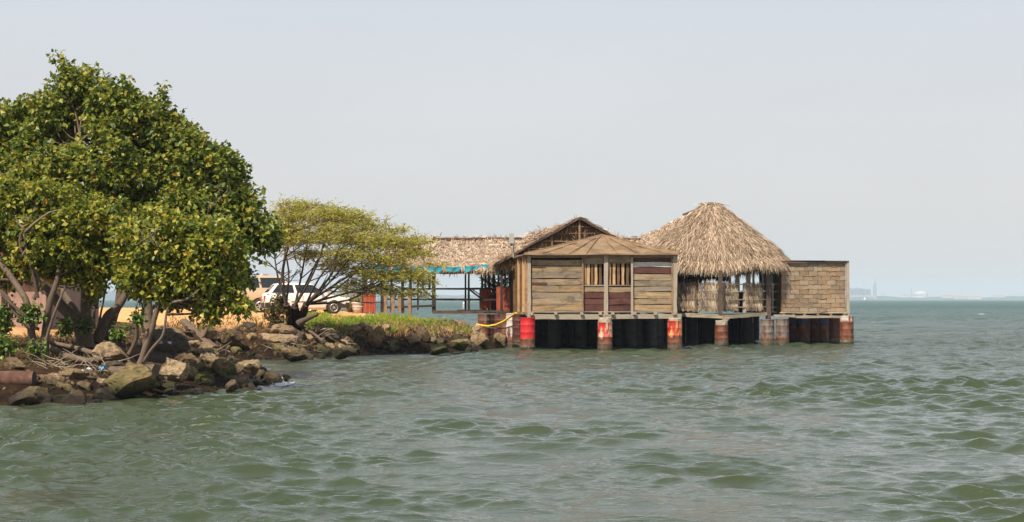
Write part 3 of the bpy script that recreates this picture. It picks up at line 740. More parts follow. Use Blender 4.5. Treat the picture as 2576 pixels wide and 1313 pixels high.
m = MB(); m.beam(C1(268, 950, HD - .02), C1(860, 952, HD - .02), .16, .2, 0, (0, 0, 1), .006, 6); m.beam(C1(862, 950, HD - .03), C1(1480, 946, HD - .03), .15, .18, 0, (0, 0, 1), .006, 6); m.build('floor_beam', M['paleh'], e)
m = MB(); m.beam(C1(262, 911, HD - .03), C1(1405, 911, HD - .03), .14, .035, 0, (0, 0, 1), .006, 10)
m.beam(C1(455, 930, HD - .02), C1(665, 926, HD - .02), .05, .06); m.build('sill', M['paleh'], e)
for x in (262, 458, 670, 820, 922, 1100, 1268, 1425):
    m = MB(); a = C1(x, 924, HD - .22); m.beam(a, (a.x, 70.2, a.z + .03), .13, .1); m.build('joist', M['paleh'], e)
# left side wall, running back and slightly left
LB = W(1294, 783, 70.3); LF = C1(236, 905, HD + .05)
TB = W(1294, 649, 70.3); TF = C1(236, 462, HD + .05)
m = MB(); n = 16
for k in range(n):
    f0, f1 = k / n, (k + .93) / n
    p0, p1 = LF.lerp(LB, f0), LF.lerp(LB, f1); q0, q1 = TF.lerp(TB, f0), TF.lerp(TB, f1)
    j = Vector((rng.normal(0, .025), 0, 0)); i_ = Vector((.03, 0, 0))
    m.add([p0 + j, p1 + j, q1 + j, q0 + j, p0 + j + i_, p1 + j + i_, q1 + j + i_, q0 + j + i_], [[0, 3, 2, 1], [4, 5, 6, 7], [0, 1, 5, 4], [1, 2, 6, 5], [2, 3, 7, 6], [3, 0, 4, 7]])
m.build('wall', M['sidewood'], e)
m = MB()
for k in range(6):
    f = (k + .3) / 6; p, q = LF.lerp(LB, f), TF.lerp(TB, f); m.beam(p + Vector((-.07, 0, -.12)), q + Vector((-.07, 0, -.02)), .1, .06, 0, (0, 1, 0), .008, 3)
m.build('stud', M['sidewood'], e)
m = MB(); m.beam(LF + Vector((-.05, 0, -.08)), LB + Vector((-.05, 0, -.08)), .12, .1); m.beam(TF + Vector((-.05, 0, .05)), TB + Vector((-.05, 0, .05)), .12, .1); m.build('side_beam', M['brownh'], e)
# back and right walls, floor
XRt = C1(1420, 0).x
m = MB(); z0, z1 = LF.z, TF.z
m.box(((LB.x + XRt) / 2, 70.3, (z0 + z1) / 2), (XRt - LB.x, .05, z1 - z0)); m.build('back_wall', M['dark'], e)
m = MB()
for k in range(12): m.box((XRt, lerp(HD + .1, 70.2, (k + .5) / 12), (z0 + z1) / 2), (.04, .53, z1 - z0), 0, 0, .004)
m.build('wall', M['brown'], e)
m = MB()
for k in range(24): m.box((lerp(LF.x, XRt, (k + .5) / 24), 66.9, z0 - .03 + rng.normal(0, .004)), (.235, 6.7, .04), 0, 0, .004)
m.build('floor', M['brownh'], e)
# canvas hip roof
EL, ER = C1(205, 437, HD - .3), C1(1462, 434, HD - .3)
BL = W(1286, 649.5, 70.6); BR = Vector((ER.x, 70.6, BL.z))
AP = W(1514, 590, 66.9)
def face(a, b, ap, nu, nv, ribs, ph):
    P = np.zeros((nv, nu, 3))
    for j in range(nv):
        v = j / (nv - 1)
        for i in range(nu):
            u = i / (nu - 1); p = np.array(list(a.lerp(b, u).lerp(ap, v)))
            p[2] += (.035 * abs(math.sin(u * math.pi * ribs)) * -1 + .02 * math.sin(u * 31 + v * 9 + ph) + .018 * math.sin(v * 17 + u * 13)) * (1 - v) * min(1, v * 6 + .25)
            P[j, i] = p
    return P
m = MB()
m.grid(face(EL, ER, AP, 60, 14, 6, 0)); m.grid(face(BL, EL, AP, 30, 14, 3, 1)); m.grid(face(ER, BR, AP, 30, 14, 3, 2)); m.grid(face(BR, BL, AP, 30, 10, 3, 3))
rf = m.build('roof', M['canvas'], e, True)
sm = rf.modifiers.new('thick', 'SOLIDIFY'); sm.thickness = .02; sm.offset = -1
m = MB()
for (a, b) in ((EL, ER), (BL, EL), (ER, BR)): m.beam(a + Vector((0, 0, -.035)), b + Vector((0, 0, -.035)), .05, .05, 0, (0, 0, 1), .006, 12)
m.build('eave_batten', M['brownh'], e)
m = MB()
for u, f in ((.12, .55), (.29, .8), (.4, .95), (.6, .95), (.74, .8), (.9, .5)):
    a = EL.lerp(ER, u); b = a.lerp(AP, f); pts = [a.lerp(b, k / 5) + Vector((rng.normal(0, .03), -.012, .012 + rng.normal(0, .006))) for k in range(6)]
    m.tube(pts, [.022] * 6, 5)
m.tube([EL + Vector((0, 0, .01)), EL.lerp(AP, .5) + Vector((0, 0, .0)), AP], .03, 6); m.tube([ER + Vector((0, 0, .01)), ER.lerp(AP, .5) + Vector((0, 0, .0)), AP], .03, 6)
m.build('roof_seam', M['canvas'], e)
m = MB()
for x in (605, 858, 1105): a = C1(x, 455, HD - .2); b = C1(x, 432, HD - .2); m.beam(a, b, .06, .05)
m.build('rafter_end', M['brown'], e)
# blue bits seen inside through the bars
e2 = thing('blue_water_jug', 'blue plastic jug seen through the barred windows of the plank hut', 'jug', C1(850, 690, HD + .8))
m = MB(); c = C1(850, 690, HD + .8); m.lathe([(.02, -.2), (.17, -.2), (.18, .05), (.15, .14), (.06, .22), (.05, .3)], 14, 0, c); m.build('body', plain('blue_plastic', (.05, .16, .42), .35), e2, True)
m = MB(); m.lathe([(.055, .3), (.055, .34), (.01, .345)], 12, 0, c); m.build('cap', M['foam'], e2)

# ------------------------------------------------------------------ round thatched hut
def c2(cx, cy): return (1551.9 + cx * .3208, 487.7 + cy * .3208)
e = thing('round_thatch_hut', 'big conical palm thatch hut with woven reed railings between plank hut and block room', 'hut', (PX(1790, 74), 73.5, 1.3))
ap = W(1788, 514, 73.6)
def cone(r_of_v, z_of_v, a0, a1, cx=ap.x, cy=ap.y):
    def s(u, v):
        u = np.asarray(u); v = np.asarray(v); a = a0 + (a1 - a0) * u
        r = r_of_v(v) * (1 + .035 * np.sin(a * 5 + 1) + .02 * np.sin(a * 11)); z = z_of_v(v, a)
        k = 1 + .17 * np.sin(2 * a) ** 2
        return np.stack([cx + r * k * np.cos(a), cy + r * np.sin(a), z + .05 * np.sin(a * 9) * v], -1)
    return s
zE = PZ(676, 70.2)
def zprof(zt, zb, p=1.0): return lambda v, a: zt + (zb - zt) * v ** p + .22 * np.maximum(0, np.cos(a + .5)) ** 2 * v
low = cone(lambda v: .35 + 3.2 * v ** 1.0, zprof(ap.z - .12, zE, 1.05), -math.pi, math.pi)
upp = cone(lambda v: .18 + 2.7 * v, zprof(ap.z, ap.z + (zE - ap.z) * .78, 1.03), -math.pi, math.pi)
mb = MB(); underlay(mb, low, 48, 12, .15); underlay(mb, upp, 48, 10, .1)
thatch(mb, low, 24000, (.3, .75), (.010, .028), .3, .08, .3, 8, .8); thatch(mb, upp, 33000, (.3, .7), (.010, .027), .35, .09, .10, 11, .25)
nn = 420; P = np.array(ap) + rng.normal(0, .1, (nn, 3)) * np.array((2.2, 1.5, .4)); d = rng.normal(0, 1, (nn, 3)); d[:, 2] = abs(d[:, 2]) * -.5 + .1; d /= np.linalg.norm(d, axis=1)[:, None]
blades(mb, P, d, np.tile([[0, 0, 1.0]], (nn, 1)), rng.uniform(.2, .45, nn), rng.uniform(.02, .04, nn))
mb.build('roof', [M['thatch'], M['thatchbase']], e)
# rear wing roof that meets the cone on the left
A, B = W(1742, 533, 77), W(1592, 608, 76.5)
sw = quad(A, B, Vector((B.x - .2, 71.6, PZ(680, 71.6))), Vector((PX(1735, 71.5), 71.5, PZ(676, 71.5))), -.05)
sb = quad(A, B, Vector((B.x - .2, 81, 3.4)), Vector((A.x, 81, 3.4)), -.05)
mb = MB(); underlay(mb, sw, 20, 12, .14); underlay(mb, sb, 10, 8, .14)
thatch(mb, sw, 11000, (.3, .7), (.012, .034), .45, .09, .1, 9); thatch(mb, sb, 900, (.4, .7), (.03, .05), .4, .08)
mb.build('wing_roof', [M['thatchp'], M['thatchbase']], e)
m = MB(); m.tube([W(1718, 540, 76.8), W(1742, 531.5, 76.9), W(1752, 528, 76.9)], .06, 6); m.tube([W(1775, 514, 74.1), W(1800, 513.5, 74.1)], .07, 7); m.build('ridge_pole', M['darkp'], e)
def P2(cx, cy, D): return W(*c2(cx, cy), D)
for (x, y0, y1, D, w, mt) in ((812, 600, 950, 69.8, .17, 'darkp'), (640, 610, 925, 72.3, .12, 'darkp'), (1187, 555, 985, 71.0, .2, 'darkp'), (1272, 585, 935, 72.0, .15, 'darkp'), (998, 700, 930, 70.6, .12, 'pale'), (1222, 700, 925, 71.4, .06, 'pale'),
                              (885, 600, 800, 78, .13, 'dark'), (945, 600, 930, 77.5, .2, 'dark'), (1030, 600, 930, 77.5, .2, 'dark'), (1070, 600, 800, 78, .1, 'dark'), (1125, 600, 900, 76, .12, 'darkp'), (690, 600, 800, 78, .1, 'dark'), (500, 600, 930, 75, .3, 'dark'), (545, 600, 930, 76, .25, 'dark')):
    m = MB(); m.beam(P2(x, y1, D), P2(x, y0, D), w, w, 0, (0, 1, 0), .007, 4); m.build('post', M[mt], e)
# platform edge: runs out to a corner under the second post, then back
def bar(x0, y0, D0, x1, y1, D1, w, h, name, mt, seg=6):
    m = MB(); m.beam(P2(x0, y0, D0), P2(x1, y1, D1), w, h, 0, (0, 0, 1), .006, seg); return m.build(name, M[mt], e)
bar(462, 948, 70.6, 850, 968, 69.5, .1, .13, 'floor_beam', 'paleh'); bar(828, 968, 69.45, 1172, 942, 70.9, .1, .15, 'floor_beam', 'paleh')
bar(475, 934, 70.7, 800, 948, 69.7, .2, .04, 'sill', 'paleh'); bar(835, 948, 69.6, 1172, 930, 71, .2, .04, 'sill', 'darkp')
m = MB(); a = P2(850, 985, 69.4); m.box(a, (.14, .3, .1), 0, .5); m.box(P2(862, 972, 69.5), (.22, .14, .1)); m.build('corbel', M['paleh'], e)
m = MB()
for k in range(26): x = lerp(PX(1703, 71), PX(1962, 72), (k + .5) / 26); m.box((x, 74.6 + .0 * k, 1.28 + rng.normal(0, .004)), (.2, 7.2 if k > 8 and k < 17 else 6.0, .04), 0, 0, .004)
m.build('deck', M['dark'], e)
for y in (707, 765, 827, 885):
    bar(470, y - 6, 71.4, 812, y + 3, 69.95, .03, .035, 'rail', 'brown'); bar(812, y + 3, 69.95, 1185, y, 71.1, .03, .035, 'rail', 'paleh'); bar(1185, y + 2, 71.1, 1275, y + 4, 72, .035, .04, 'rail', 'paleh')
def reeds(x0, x1, n, y0, y1, Da, Db):
    m = MB()
    for k in range(n):
        f = (k + .5) / n + rng.normal(0, .004); x = lerp(x0, x1, f); D = lerp(Da, Db, f) - .05
        yt = y0 + rng.normal(18, 9); yb = y1 + rng.normal(0, 4)
        ph = math.pi * (k % 2) + rng.normal(0, .2); am = 6.3 + rng.normal(0, .9)
        N_ = 17; pts = []; lean = rng.normal(0, 3)
        for i in range(N_):
            v = i / (N_ - 1); y = lerp(yb, yt, v)
            w_ = math.sin((y - 700) / 61.0 * math.pi + ph)
            pts.append(P2(x + am * w_ + lean * (v - .5), y, D + .035 * (1 if k % 2 else -1) * math.cos((y - 700) / 61.0 * math.pi)))
        Pn = np.array([list(p) for p in pts]); wd = np.interp(np.linspace(0, 1, N_), [0, .1, .85, 1], [.045, .056, .054, .024]) * rng.uniform(.8, 1.25)
        a = Pn - np.array((1, 0, 0)) * wd[:, None] / 2; b = Pn + np.array((1, 0, 0)) * wd[:, None] / 2; c = Pn + np.array((0, -.014, 0))
        dd = Pn + np.array((0, .014, 0))
        m.grid(np.stack([a, c, b, dd, a], 1))
    return m.build('reed_panel', M['reed'], e)
reeds(478, 632, 25, 672, 922, 71.35, 70.75); reeds(640, 806, 26, 668, 922, 70.7, 69.98); reeds(822, 955, 23, 672, 922, 69.98, 70.5); reeds(1006, 1148, 24, 676, 920, 70.6, 71.05)
# inside: fringe of the far eave, dark bar block with a thin sheet added to darken the interior, painted panel
mb = MB(); fr = quad(P2(470, 628, 76), P2(870, 628, 76), P2(870, 656, 75.8), P2(470, 656, 75.8)); thatch(mb, fr, 500, (.25, .45), (.03, .05), .4, .1, .5); mb.build('eave_fringe', M['thatchd'], e)
m = MB(); m.box(((P2(470, 0, 77).x + P2(640, 0, 77).x) / 2, 77.2, 2.2), (P2(640, 0, 77).x - P2(470, 0, 77).x, .06, 2.0)); a = P2(915, 760, 76.5); b = P2(1130, 930, 76.5); m.box(((a.x + b.x) / 2, 76.6, (a.z + b.z) / 2), (b.x - a.x, .5, a.z - b.z)); m.build('counter_and_dark_sheet', M['dark'], e)
green = plain('green_paint', (.015, .16, .06), .5); greend = plain('dark_green_paint', (.008, .07, .04), .6)
e2 = thing('painted_screen', 'green and white painted screen standing inside the round thatch hut', 'screen', P2(1190, 925, 73.2))
m = MB(); a = P2(1108, 762, 73.2); b = P2(1250, 925, 73.2); m.box(((a.x + b.x) / 2, 73.25, (a.z + b.z) / 2), (b.x - a.x, .08, a.z - b.z)); m.build('base_board', greend, e2)
m = MB(); a = P2(1138, 612, 73.3); b = P2(1232, 758, 73.3); m.box(((a.x + b.x) / 2, 73.3, (a.z + b.z) / 2), (b.x - a.x, .05, a.z - b.z)); m.build('white_panel', plain('white_cloth', (.78, .80, .80), .8), e2)
m = MB(); m.tube([P2(1236, 760, 73.2), P2(1238, 640, 73.2), P2(1228, 590, 73.2), P2(1212, 560, 73.2), P2(1196, 552, 73.2)], [.09, .09, .1, .09, .05], 8); m.tube([P2(1160, 760, 73.22), P2(1160, 600, 73.22)], .05, 6); m.tube([P2(1130, 615, 73.22), P2(1225, 606, 73.22)], .09, 6); m.build('arch_frame', green, e2, True)
e2 = thing('rope', 'thin pale rope dangling from the reed railing floor', 'rope', P2(1066, 955, 70.7))
m = MB(); m.tube([P2(1064, 950, 70.75), P2(1066, 985, 70.72), P2(1065, 1010, 70.72)], .012, 5); m.build('strand', M['reed'], e2)

# ------------------------------------------------------------------ concrete block room
BD = 71.4
e = thing('block_room', 'grey concrete block room with a thin plank roof at the seaward end of the stilts', 'building', (PX(2046, 73), 73, 1.4))
bx0, bx1, bz0, bz1 = PX(1965.5, BD), PX(2127.5, BD), PZ(785, BD), PZ(659, BD)
m = MB(); rows = 11; rh = (bz1 - bz0) / rows; bl = (bx1 - bx0) / 7.1
for r_ in range(rows):
    x = bx0 - (bl / 2 if r_ % 2 else 0)
    z = bz0 + r_ * rh
    while x < bx1:
        a, b = max(x, bx0), min(x + bl, bx1)
        if b - a > .05: m.box(((a + b) / 2, BD + .08 + rng.normal(0, .006), z + rh / 2 + rng.normal(0, .004)), (b - a - .022 + rng.normal(0, .006), .15, rh - .024 + rng.normal(0, .005)), 0, 0, .004)
        x += bl + rng.normal(0, .006)
for r_ in range(rows):
    for k in range(9): m.box((bx1 - .08, BD + .36 + k * .41 + (.2 if r_ % 2 else 0), bz0 + (r_ + .5) * rh), (.15, .39, rh - .022), 0, 0, .004)
bw = m.build('wall', M['block'], e)
m = MB(); m.box(((bx0 + bx1) / 2, BD + .1, (bz0 + bz1) / 2), (bx1 - bx0 - .004, .13, bz1 - bz0)); m.box((bx1 - .1, BD + 2.0, (bz0 + bz1) / 2), (.13, 3.6, bz1 - bz0)); m.box((bx0 + .1, BD + 2.0, (bz0 + bz1) / 2), (.13, 3.6, bz1 - bz0)); m.box(((bx0 + bx1) / 2, BD + 3.9, (bz0 + bz1) / 2), (bx1 - bx0, .13, bz1 - bz0))
n = 170      # squeezed-out mortar along the bed joints
for k in range(n): m.box((rng.uniform(bx0 + .1, bx1 - .1), BD + .008, bz0 + rng.integers(1, rows) * rh + rng.normal(0, .006)), (rng.uniform(.06, .3), .03, rng.uniform(.012, .03)), 0, 0, .006)
m.build('mortar', M['mortar'], bw)
m = MB()
for k, (xa, xb, ya, yb, dz) in enumerate(((1958, 2075, 656.5, 655, .03), (1990, 2136, 654.6, 656, .035), (1962, 2030, 659, 659.5, .045))):
    a, b = W(xa, ya, BD - .12), W(xb, yb, BD - .12); y1 = BD + 4.2
    m.add([a, b, (b.x, y1, b.z), (a.x, y1, a.z), a - Vector((0, 0, dz)), b - Vector((0, 0, dz)), (b.x, y1, b.z - dz), (a.x, y1, a.z - dz)], [[0, 3, 2, 1], [4, 5, 6, 7], [0, 1, 5, 4], [1, 2, 6, 5], [2, 3, 7, 6], [3, 0, 4, 7]])
m.build('roof', M['darkp'], e)
m = MB(); m.beam(W(1985, 660.5, BD - .05), W(2130, 660.5, BD - .05), .1, .06); m.build('roof_beam', M['dark'], e)
m = MB(); m.beam(W(2133, 792, BD - .02), W(2132, 658, BD - .02), .13, .12, 0, (0, 1, 0), .006, 5); m.build('post', M['pale'], e)
m = MB(); m.beam(W(1962, 786.5, BD - .06), W(2130, 787, BD - .06), .18, .05, 0, (0, 0, 1), .008, 8); m.box((PX(2072, BD), BD - .04, PZ(782.5, BD)), (.32, .1, .06), 0, 0, .012); m.build('sill', M['paleh'], e)
m = MB(); m.beam(W(1946, 794.5, BD - .3), W(2000, 795, BD - .3), .1, .11); m.beam(W(1996, 797, BD - .12), W(2128, 797, BD - .12), .12, .1, 0, (0, 0, 1), .006, 5); m.build('floor_beam', M['paleh'], e)
for x in (1972, 1996, 2024, 2058, 2090, 2124):
    m = MB(); a = W(x, 791.5, BD - .15); m.beam(a, (a.x, BD + 4, a.z), .11, .1); m.build('joist', M['brownh'], e)
m = MB(); m.box(((bx0 + bx1) / 2, BD + 2, bz0 - .06), (bx1 - bx0, 3.9, .05)); m.build('floor', M['brownh'], e)

# ------------------------------------------------------------------ drum stilts
def drum(name, x, yb, ytop, mat, lab, group='oil drum stilts', cap=0.0, r=.29, D=None, ribs=True):
    D = D or EYE * F0 / (yb - HY); X = PX(x, D); zt = PZ(ytop, D); zb = -.6
    prof = [(r * .95, zb)]; z = zb; zz = zt - cap
    marks = [k for k in (.28, .57, .86, 1.15, 1.44, 1.73) if zz - k > zb]
    prof = [(r, zb)]
    for k in sorted([zz - k for k in marks]):
        prof += [(r, k - .03), (r + .009, k - .008), (r + .009, k + .008), (r, k + .03)]
    prof += [(r, zz - .03), (r + .01, zz - .012), (r + .01, zz), (r - .012, zz), (r - .02, zz - .02)]
    prof = [(rr * (1 + .09 * max(0, min(1, (.18 - z_) / .3))), z_) for rr, z_ in prof]
    e = thing('oil_drum', lab, 'drum', (X, D, 0), group)
    m = MB(); m.lathe(prof, 28, 0, (X, D, 0)); V = m.V[0]
    V[:, :2] += (rng.normal(0, .004, (len(V), 2)))
    b = m.build('body', mat, e, True)
    m = MB(); m.lathe([(r - .012, zz - .03), (r - .02, zz - .014), (r * .5, zz - .018), (.001, zz - .016)], 20, 0, (X, D, 0)); m.build('lid', mat, e)
    if cap:
        m = MB(); m.lathe([(r * .9, zz - .05), (r * .93, zz + cap * .5), (r * .9, zt), (.001, zt + .005)], 18, 0, (X, D, 0)); V = m.V[0]; V += rng.normal(0, .008, V.shape); m.build('concrete_cap', M['concrete'], e)
    return e
drum('d', 1327.5, 880, 799, DM['red'], 'bright red oil drum stilt under the near left corner of the plank hut')
drum('d', 1522, 880, 799, DM['cream'], 'red and cream drum stilt with a concrete cap, middle of the plank hut', cap=.18)
drum('d', 1697.5, 879, 799, DM['orange'], 'scuffed red and orange oil drum stilt under the right corner of the plank hut', cap=.12)
drum('d', 1815, 868.5, 806, DM['rust'], 'rusty drum stilt with crumbling concrete top under the reed railing corner', cap=.2)
drum('d', 1930.5, 868, 803, DM['grey'], 'peeling grey drum stilt under the tall dark post', r=.3)
drum('d', 1968, 866, 802, DM['grey'], 'grey brown drum stilt at the left corner of the block room', r=.29)
drum('d', 2130, 866, 795, DM['white'], 'rusty drum stilt with white paint on top under the outer corner of the block room', r=.3)
for x, yb, mt, lab in ((1999, 860, 'blue', 'shaded blue topped drum in the gap below the block room, leftmost'), (2022, 861, 'blue', 'drum with a blue top and red belly, second below the block room'),
                       (2049, 860, 'rust', 'plain dark drum in the middle below the block room'), (2074, 861, 'blue', 'drum with blue top right of the plain dark one below the block room'), (2101, 863, 'dredd', 'dark red drum next to the white topped corner stilt')):
    drum('d', x, yb, 798, DM[mt], lab, 'shaded drums below the block room', r=.285)
for x, yt, D, mt, lab in ((1218, 790, 71.0, 'rust', 'brown drum under the pavilion floor, nearest the grass'), (1232, 791, 72.5, 'dredd', 'dark red drum half hidden behind the brown one under the pavilion'), (1259, 790, 70, 'dredd', 'dark brown drum below the right red panel'),
                          (1275, 790, 69.3, 'rust', 'rusty drum left of the peeling white one below the gabled hut'), (1290, 788, 67.8, 'pale', 'peeling white drum beside the yellow hose'), (1306, 790, 66.5, 'dredd', 'dark rusty drum just behind the bright red one')):
    drum('d', x, 0, yt, DM[mt], lab, 'drums below the pavilion and gabled hut', D=D)
k = 0
DM['deep'] = plain('shade_dark_drum', (.012, .009, .008), .6, var=.5)  # wet oily drums, blackened in colour to stand for the shade under the decks
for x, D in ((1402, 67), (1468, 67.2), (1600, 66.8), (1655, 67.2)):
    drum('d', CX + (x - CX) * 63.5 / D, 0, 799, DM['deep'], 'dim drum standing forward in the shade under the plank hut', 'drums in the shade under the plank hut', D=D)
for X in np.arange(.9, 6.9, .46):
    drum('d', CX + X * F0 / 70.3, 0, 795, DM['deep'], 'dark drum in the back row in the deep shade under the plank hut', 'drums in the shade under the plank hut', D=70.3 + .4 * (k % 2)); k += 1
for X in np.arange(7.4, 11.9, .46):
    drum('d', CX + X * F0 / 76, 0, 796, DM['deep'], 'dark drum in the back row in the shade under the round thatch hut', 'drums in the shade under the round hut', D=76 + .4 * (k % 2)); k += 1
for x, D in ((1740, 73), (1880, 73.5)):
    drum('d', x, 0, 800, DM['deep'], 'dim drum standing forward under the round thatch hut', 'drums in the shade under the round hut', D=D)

# hoses
hose = plain('yellow_hose', (.62, .42, .03), .45); hoseg = plain('grey_hose', (.09, .085, .08), .6)
pts = [W(1199, 816, 66.6), W(1212, 819, 66.4), W(1228, 820.5, 66.2), W(1248, 817, 66), W(1268, 808, 65.6), W(1284, 797, 65.2), W(1298, 787, 64.6)]
m = MB(); m.tube(pts, .045, 8); tag(m.build('hose', hose, None, True), 'thick yellow hose sagging from the plank hut to the rocks', 'hose')
pts = [W(1205, 818, 66.8), W(1225, 824, 66.5), W(1250, 826.5, 66.2), W(1275, 825, 65.8), W(1295, 818, 65.4), W(1312, 816, 64.6)]
m = MB(); m.tube(pts, .025, 6); tag(m.build('hose', hoseg, None, True), 'thin grey hose strung below the yellow one', 'hose')
m = MB(); P_ = [W(1090, 838, 62), W(1097, 852, 61), W(1088, 868, 60.6), W(1070, 876, 60.4), W(1048, 879, 60.5)]; m.tube(P_, .03, 6); tag(m.build('hose', hoseg, None, True), 'grey hose curving down over the rocks in front of the grass', 'hose')
# buoy
b = Vector((PX(1167, 330), 330, -.1)); e = thing('mooring_buoy', 'pale topped grey buoy floating behind the thin pavilion posts', 'buoy', b)
m = MB(); m.lathe([(.01, -.3), (.28, -.2), (.34, .3), (.3, .9), (.2, 1.25)], 14, 0, b); m.build('float', M['steelbox'], e, True)
m = MB(); m.lathe([(.2, 1.25), (.24, 1.35), (.18, 1.5), (.01, 1.56)], 14, 0, b); m.build('cap', M['foam'], e, True)

# ------------------------------------------------------------------ rocks
def ico(sub):
    bm = bmesh.new(); bmesh.ops.create_icosphere(bm, subdivisions=sub, radius=1)
    V = np.array([v.co[:] for v in bm.verts]); Fq = np.array([[v.index for v in f.verts] for f in bm.faces]); bm.free(); return V, Fq
ICO = ico(4)
def rock_shape(seed, cuts=13, slab=0.0):
    r = np.random.default_rng(seed); V, Fq = ICO[0].copy(), ICO[1]
    for _ in range(cuts):
        n = r.normal(0, 1, 3); n /= np.linalg.norm(n); d = r.uniform(.38, .78)
        k = V @ n - d; V = V - np.where(k > 0, k, 0)[:, None] * n * .96
    if slab:
        V[:, 2] = np.clip(V[:, 2], -.6, 1 - slab)
    V /= np.abs(V).max(0)
    f = 0
    for s, a in ((1.3, .16), (3.1, .12), (7.0, .08), (15.0, .04)):
        o = r.uniform(0, 50, 3)
        f = f + a * (vnoise(V[:, 0] * s + o[0], V[:, 1] * s + V[:, 2] * s * .7 + o[1], 1.0, seed % 17) + vnoise(V[:, 2] * s + o[2], V[:, 0] * s - V[:, 1] * s * .5 + o[1], 1.0, seed % 13))
    V = V * (1 + f)[:, None]
    return V, Fq
ROCKS = {}
def rock(x, y0, y1, w, mat='rock', lab=None, grp=None, seed=None, D=None, deep=.85, tilt=0.0, yaw=None, cuts=13, slab=0.0, name='rock'):
    """a boulder whose silhouette spans w across and y0..y1 in height where it stands"""
    if D is None:
        base = hit(x, y1)
        Dw = EYE * F0 / (y1 - HY)

        if base.y > Dw + .3: base = W(x, y1, Dw)
    else: base = W(x, y1, D)
    D_ = base.y; s = D_ / F0
    seed = seed if seed is not None else random.randrange(8)
    key = (seed, cuts, slab)
    if key not in ROCKS:
        V, Fq = rock_shape(seed * 31 + 5, cuts, slab)
        me = bpy.data.meshes.new('rock'); me.from_pydata(V.tolist(), [], Fq.tolist()); me.polygons.foreach_set('use_smooth', np.ones(len(Fq), bool)); me.set_sharp_from_angle(angle=R(20)); ROCKS[key] = me
    me = ROCKS[key]
    if me.materials and me.materials[0] != M[mat]:
        k2 = key + (mat,)
        if k2 not in ROCKS: m2 = me.copy(); m2.materials.clear(); m2.materials.append(M[mat]); ROCKS[k2] = m2
        me = ROCKS[k2]
    elif not me.materials: me.materials.append(M[mat])
    o = bpy.data.objects.new(name, me); COL.objects.link(o)
    hw = w * s / 2; hh = (y1 - y0) * s / 2
    o.location = (base.x, D_ + hw * deep * .8, base.z + hh * .92)
    o.scale = (hw * 1.03, hw * deep, hh * 1.12)
    o.rotation_euler = (0, tilt, (random.uniform(-.5, .5) if yaw is None else yaw))
    o['label'] = lab or 'brown weathered rock in the boulder bank along the shore'; o['category'] = 'rock'
    o['group'] = grp or 'shore rocks'
    return o
random.seed(21)
rock(308, 921, 1001, 150, 'rockm', 'largest boulder at the water edge, green with moss, below the thin tree', seed=1, D=31.9, deep=.8, yaw=.1)
rock(265, 864, 918, 104, 'rockl', 'pale domed boulder between the tree trunks', seed=2, D=34.8, yaw=.2, cuts=6)
rock(183, 928, 962, 104, 'rock', 'flat brown slab left of the mossy boulder', seed=3, tilt=.12, slab=.5, D=33)
rock(128, 946, 990, 86, 'rockl', 'pale ledge of rock right of the rusty pipe end', seed=4, slab=.4, D=32)
rock(164, 964, 1004, 58, 'rockm', 'green tinged rock between the pale ledge and the mossy boulder', seed=5, D=31.7)
rock(211, 958, 988, 54, 'rockl', 'pale capped rock touching the left side of the mossy boulder', seed=6, D=32.2)
rock(50, 978, 1012, 120, 'rock', 'low dark green rock shelf beneath the rusty pipe', seed=0, slab=.5, D=31.3)
rock(142, 994, 1017, 72, 'rockd', 'flat dark wet slab at the water line under the pale ledge', seed=7, slab=.5, D=30.9, cuts=6)
rock(442, 911, 960, 86, 'rockl', 'tilted flat topped tan slab right of the mossy boulder', seed=3, D=34, tilt=.25, slab=.4)
rock(470, 888, 940, 76, 'rock', 'rounded brown boulder behind the tilted tan slab', seed=2, D=37)
rock(417, 956, 989, 76, 'rockm', 'small mossy rock pair in front of the tilted tan slab', seed=6, D=33.2)
rock(513, 936, 974, 48, 'rockm', 'mossy rock with a dark hollow right of the tilted tan slab', seed=4, D=35.2)
rock(579, 913, 948, 62, 'rockm', 'dark green topped boulder near the inlet', seed=5, D=39.5)
rock(577, 956, 988, 38, 'rockl', 'small yellowish rock on the front edge of the rocky point', seed=1, D=34.6)
rock(626, 954, 981, 64, 'rockl', 'low tan rock near the tip of the rocky point', seed=0, D=36)
rock(673, 934, 957, 30, 'rockd', 'dark upright rock near the splashing tip of the point', seed=2, D=39)
rock(722, 942, 958, 26, 'rockd', 'dark rock standing alone in the water off the point', seed=5, D=39.5)
rock(583, 945, 964, 94, 'rockl', 'long flat tan rock along the middle of the point', seed=7, D=36.6, slab=.5)
rock(420, 976, 992, 30, 'rockd', 'black wet stone at the water line under the mossy pair', seed=1, D=32.8)
rock(524, 862, 818, 56, 'rock', seed=3) if False else rock(524, 817, 864, 60, 'rock', 'squarish brown boulder at the top of the bank beneath the dirt lot', seed=3)
rock(586, 826, 880, 78, 'rock', 'big rounded boulder hanging over the inlet', seed=6)
rock(697, 844, 870, 114, 'rockl', 'long tan ledge of rock below the acacia trunk', seed=7, slab=.4, tilt=.06, yaw=.05)
rock(714, 817, 848, 72, 'rockl', 'pale rough rock directly under the acacia trunk', seed=4)
rock(733, 873, 909, 76, 'rock', 'smooth brown dome rock at the water below the acacia', seed=2, cuts=5)
rock(450, 834, 860, 68, 'rockd', 'dark squared concrete slab on the bank left of the inlet', seed=0, cuts=7, slab=.5)
rock(448, 866, 892, 66, 'rock', 'tilted grey brown slab behind the rounded boulder', seed=3, slab=.5, tilt=.3)
rock(584, 894, 914, 26, 'rockm', 'small green stone at the head of the inlet', seed=5)
rock(864, 874, 904, 60, 'rockd', 'blocky black wet rock at the water between acacia and grass', seed=0, cuts=7, deep=.6, yaw=.05)
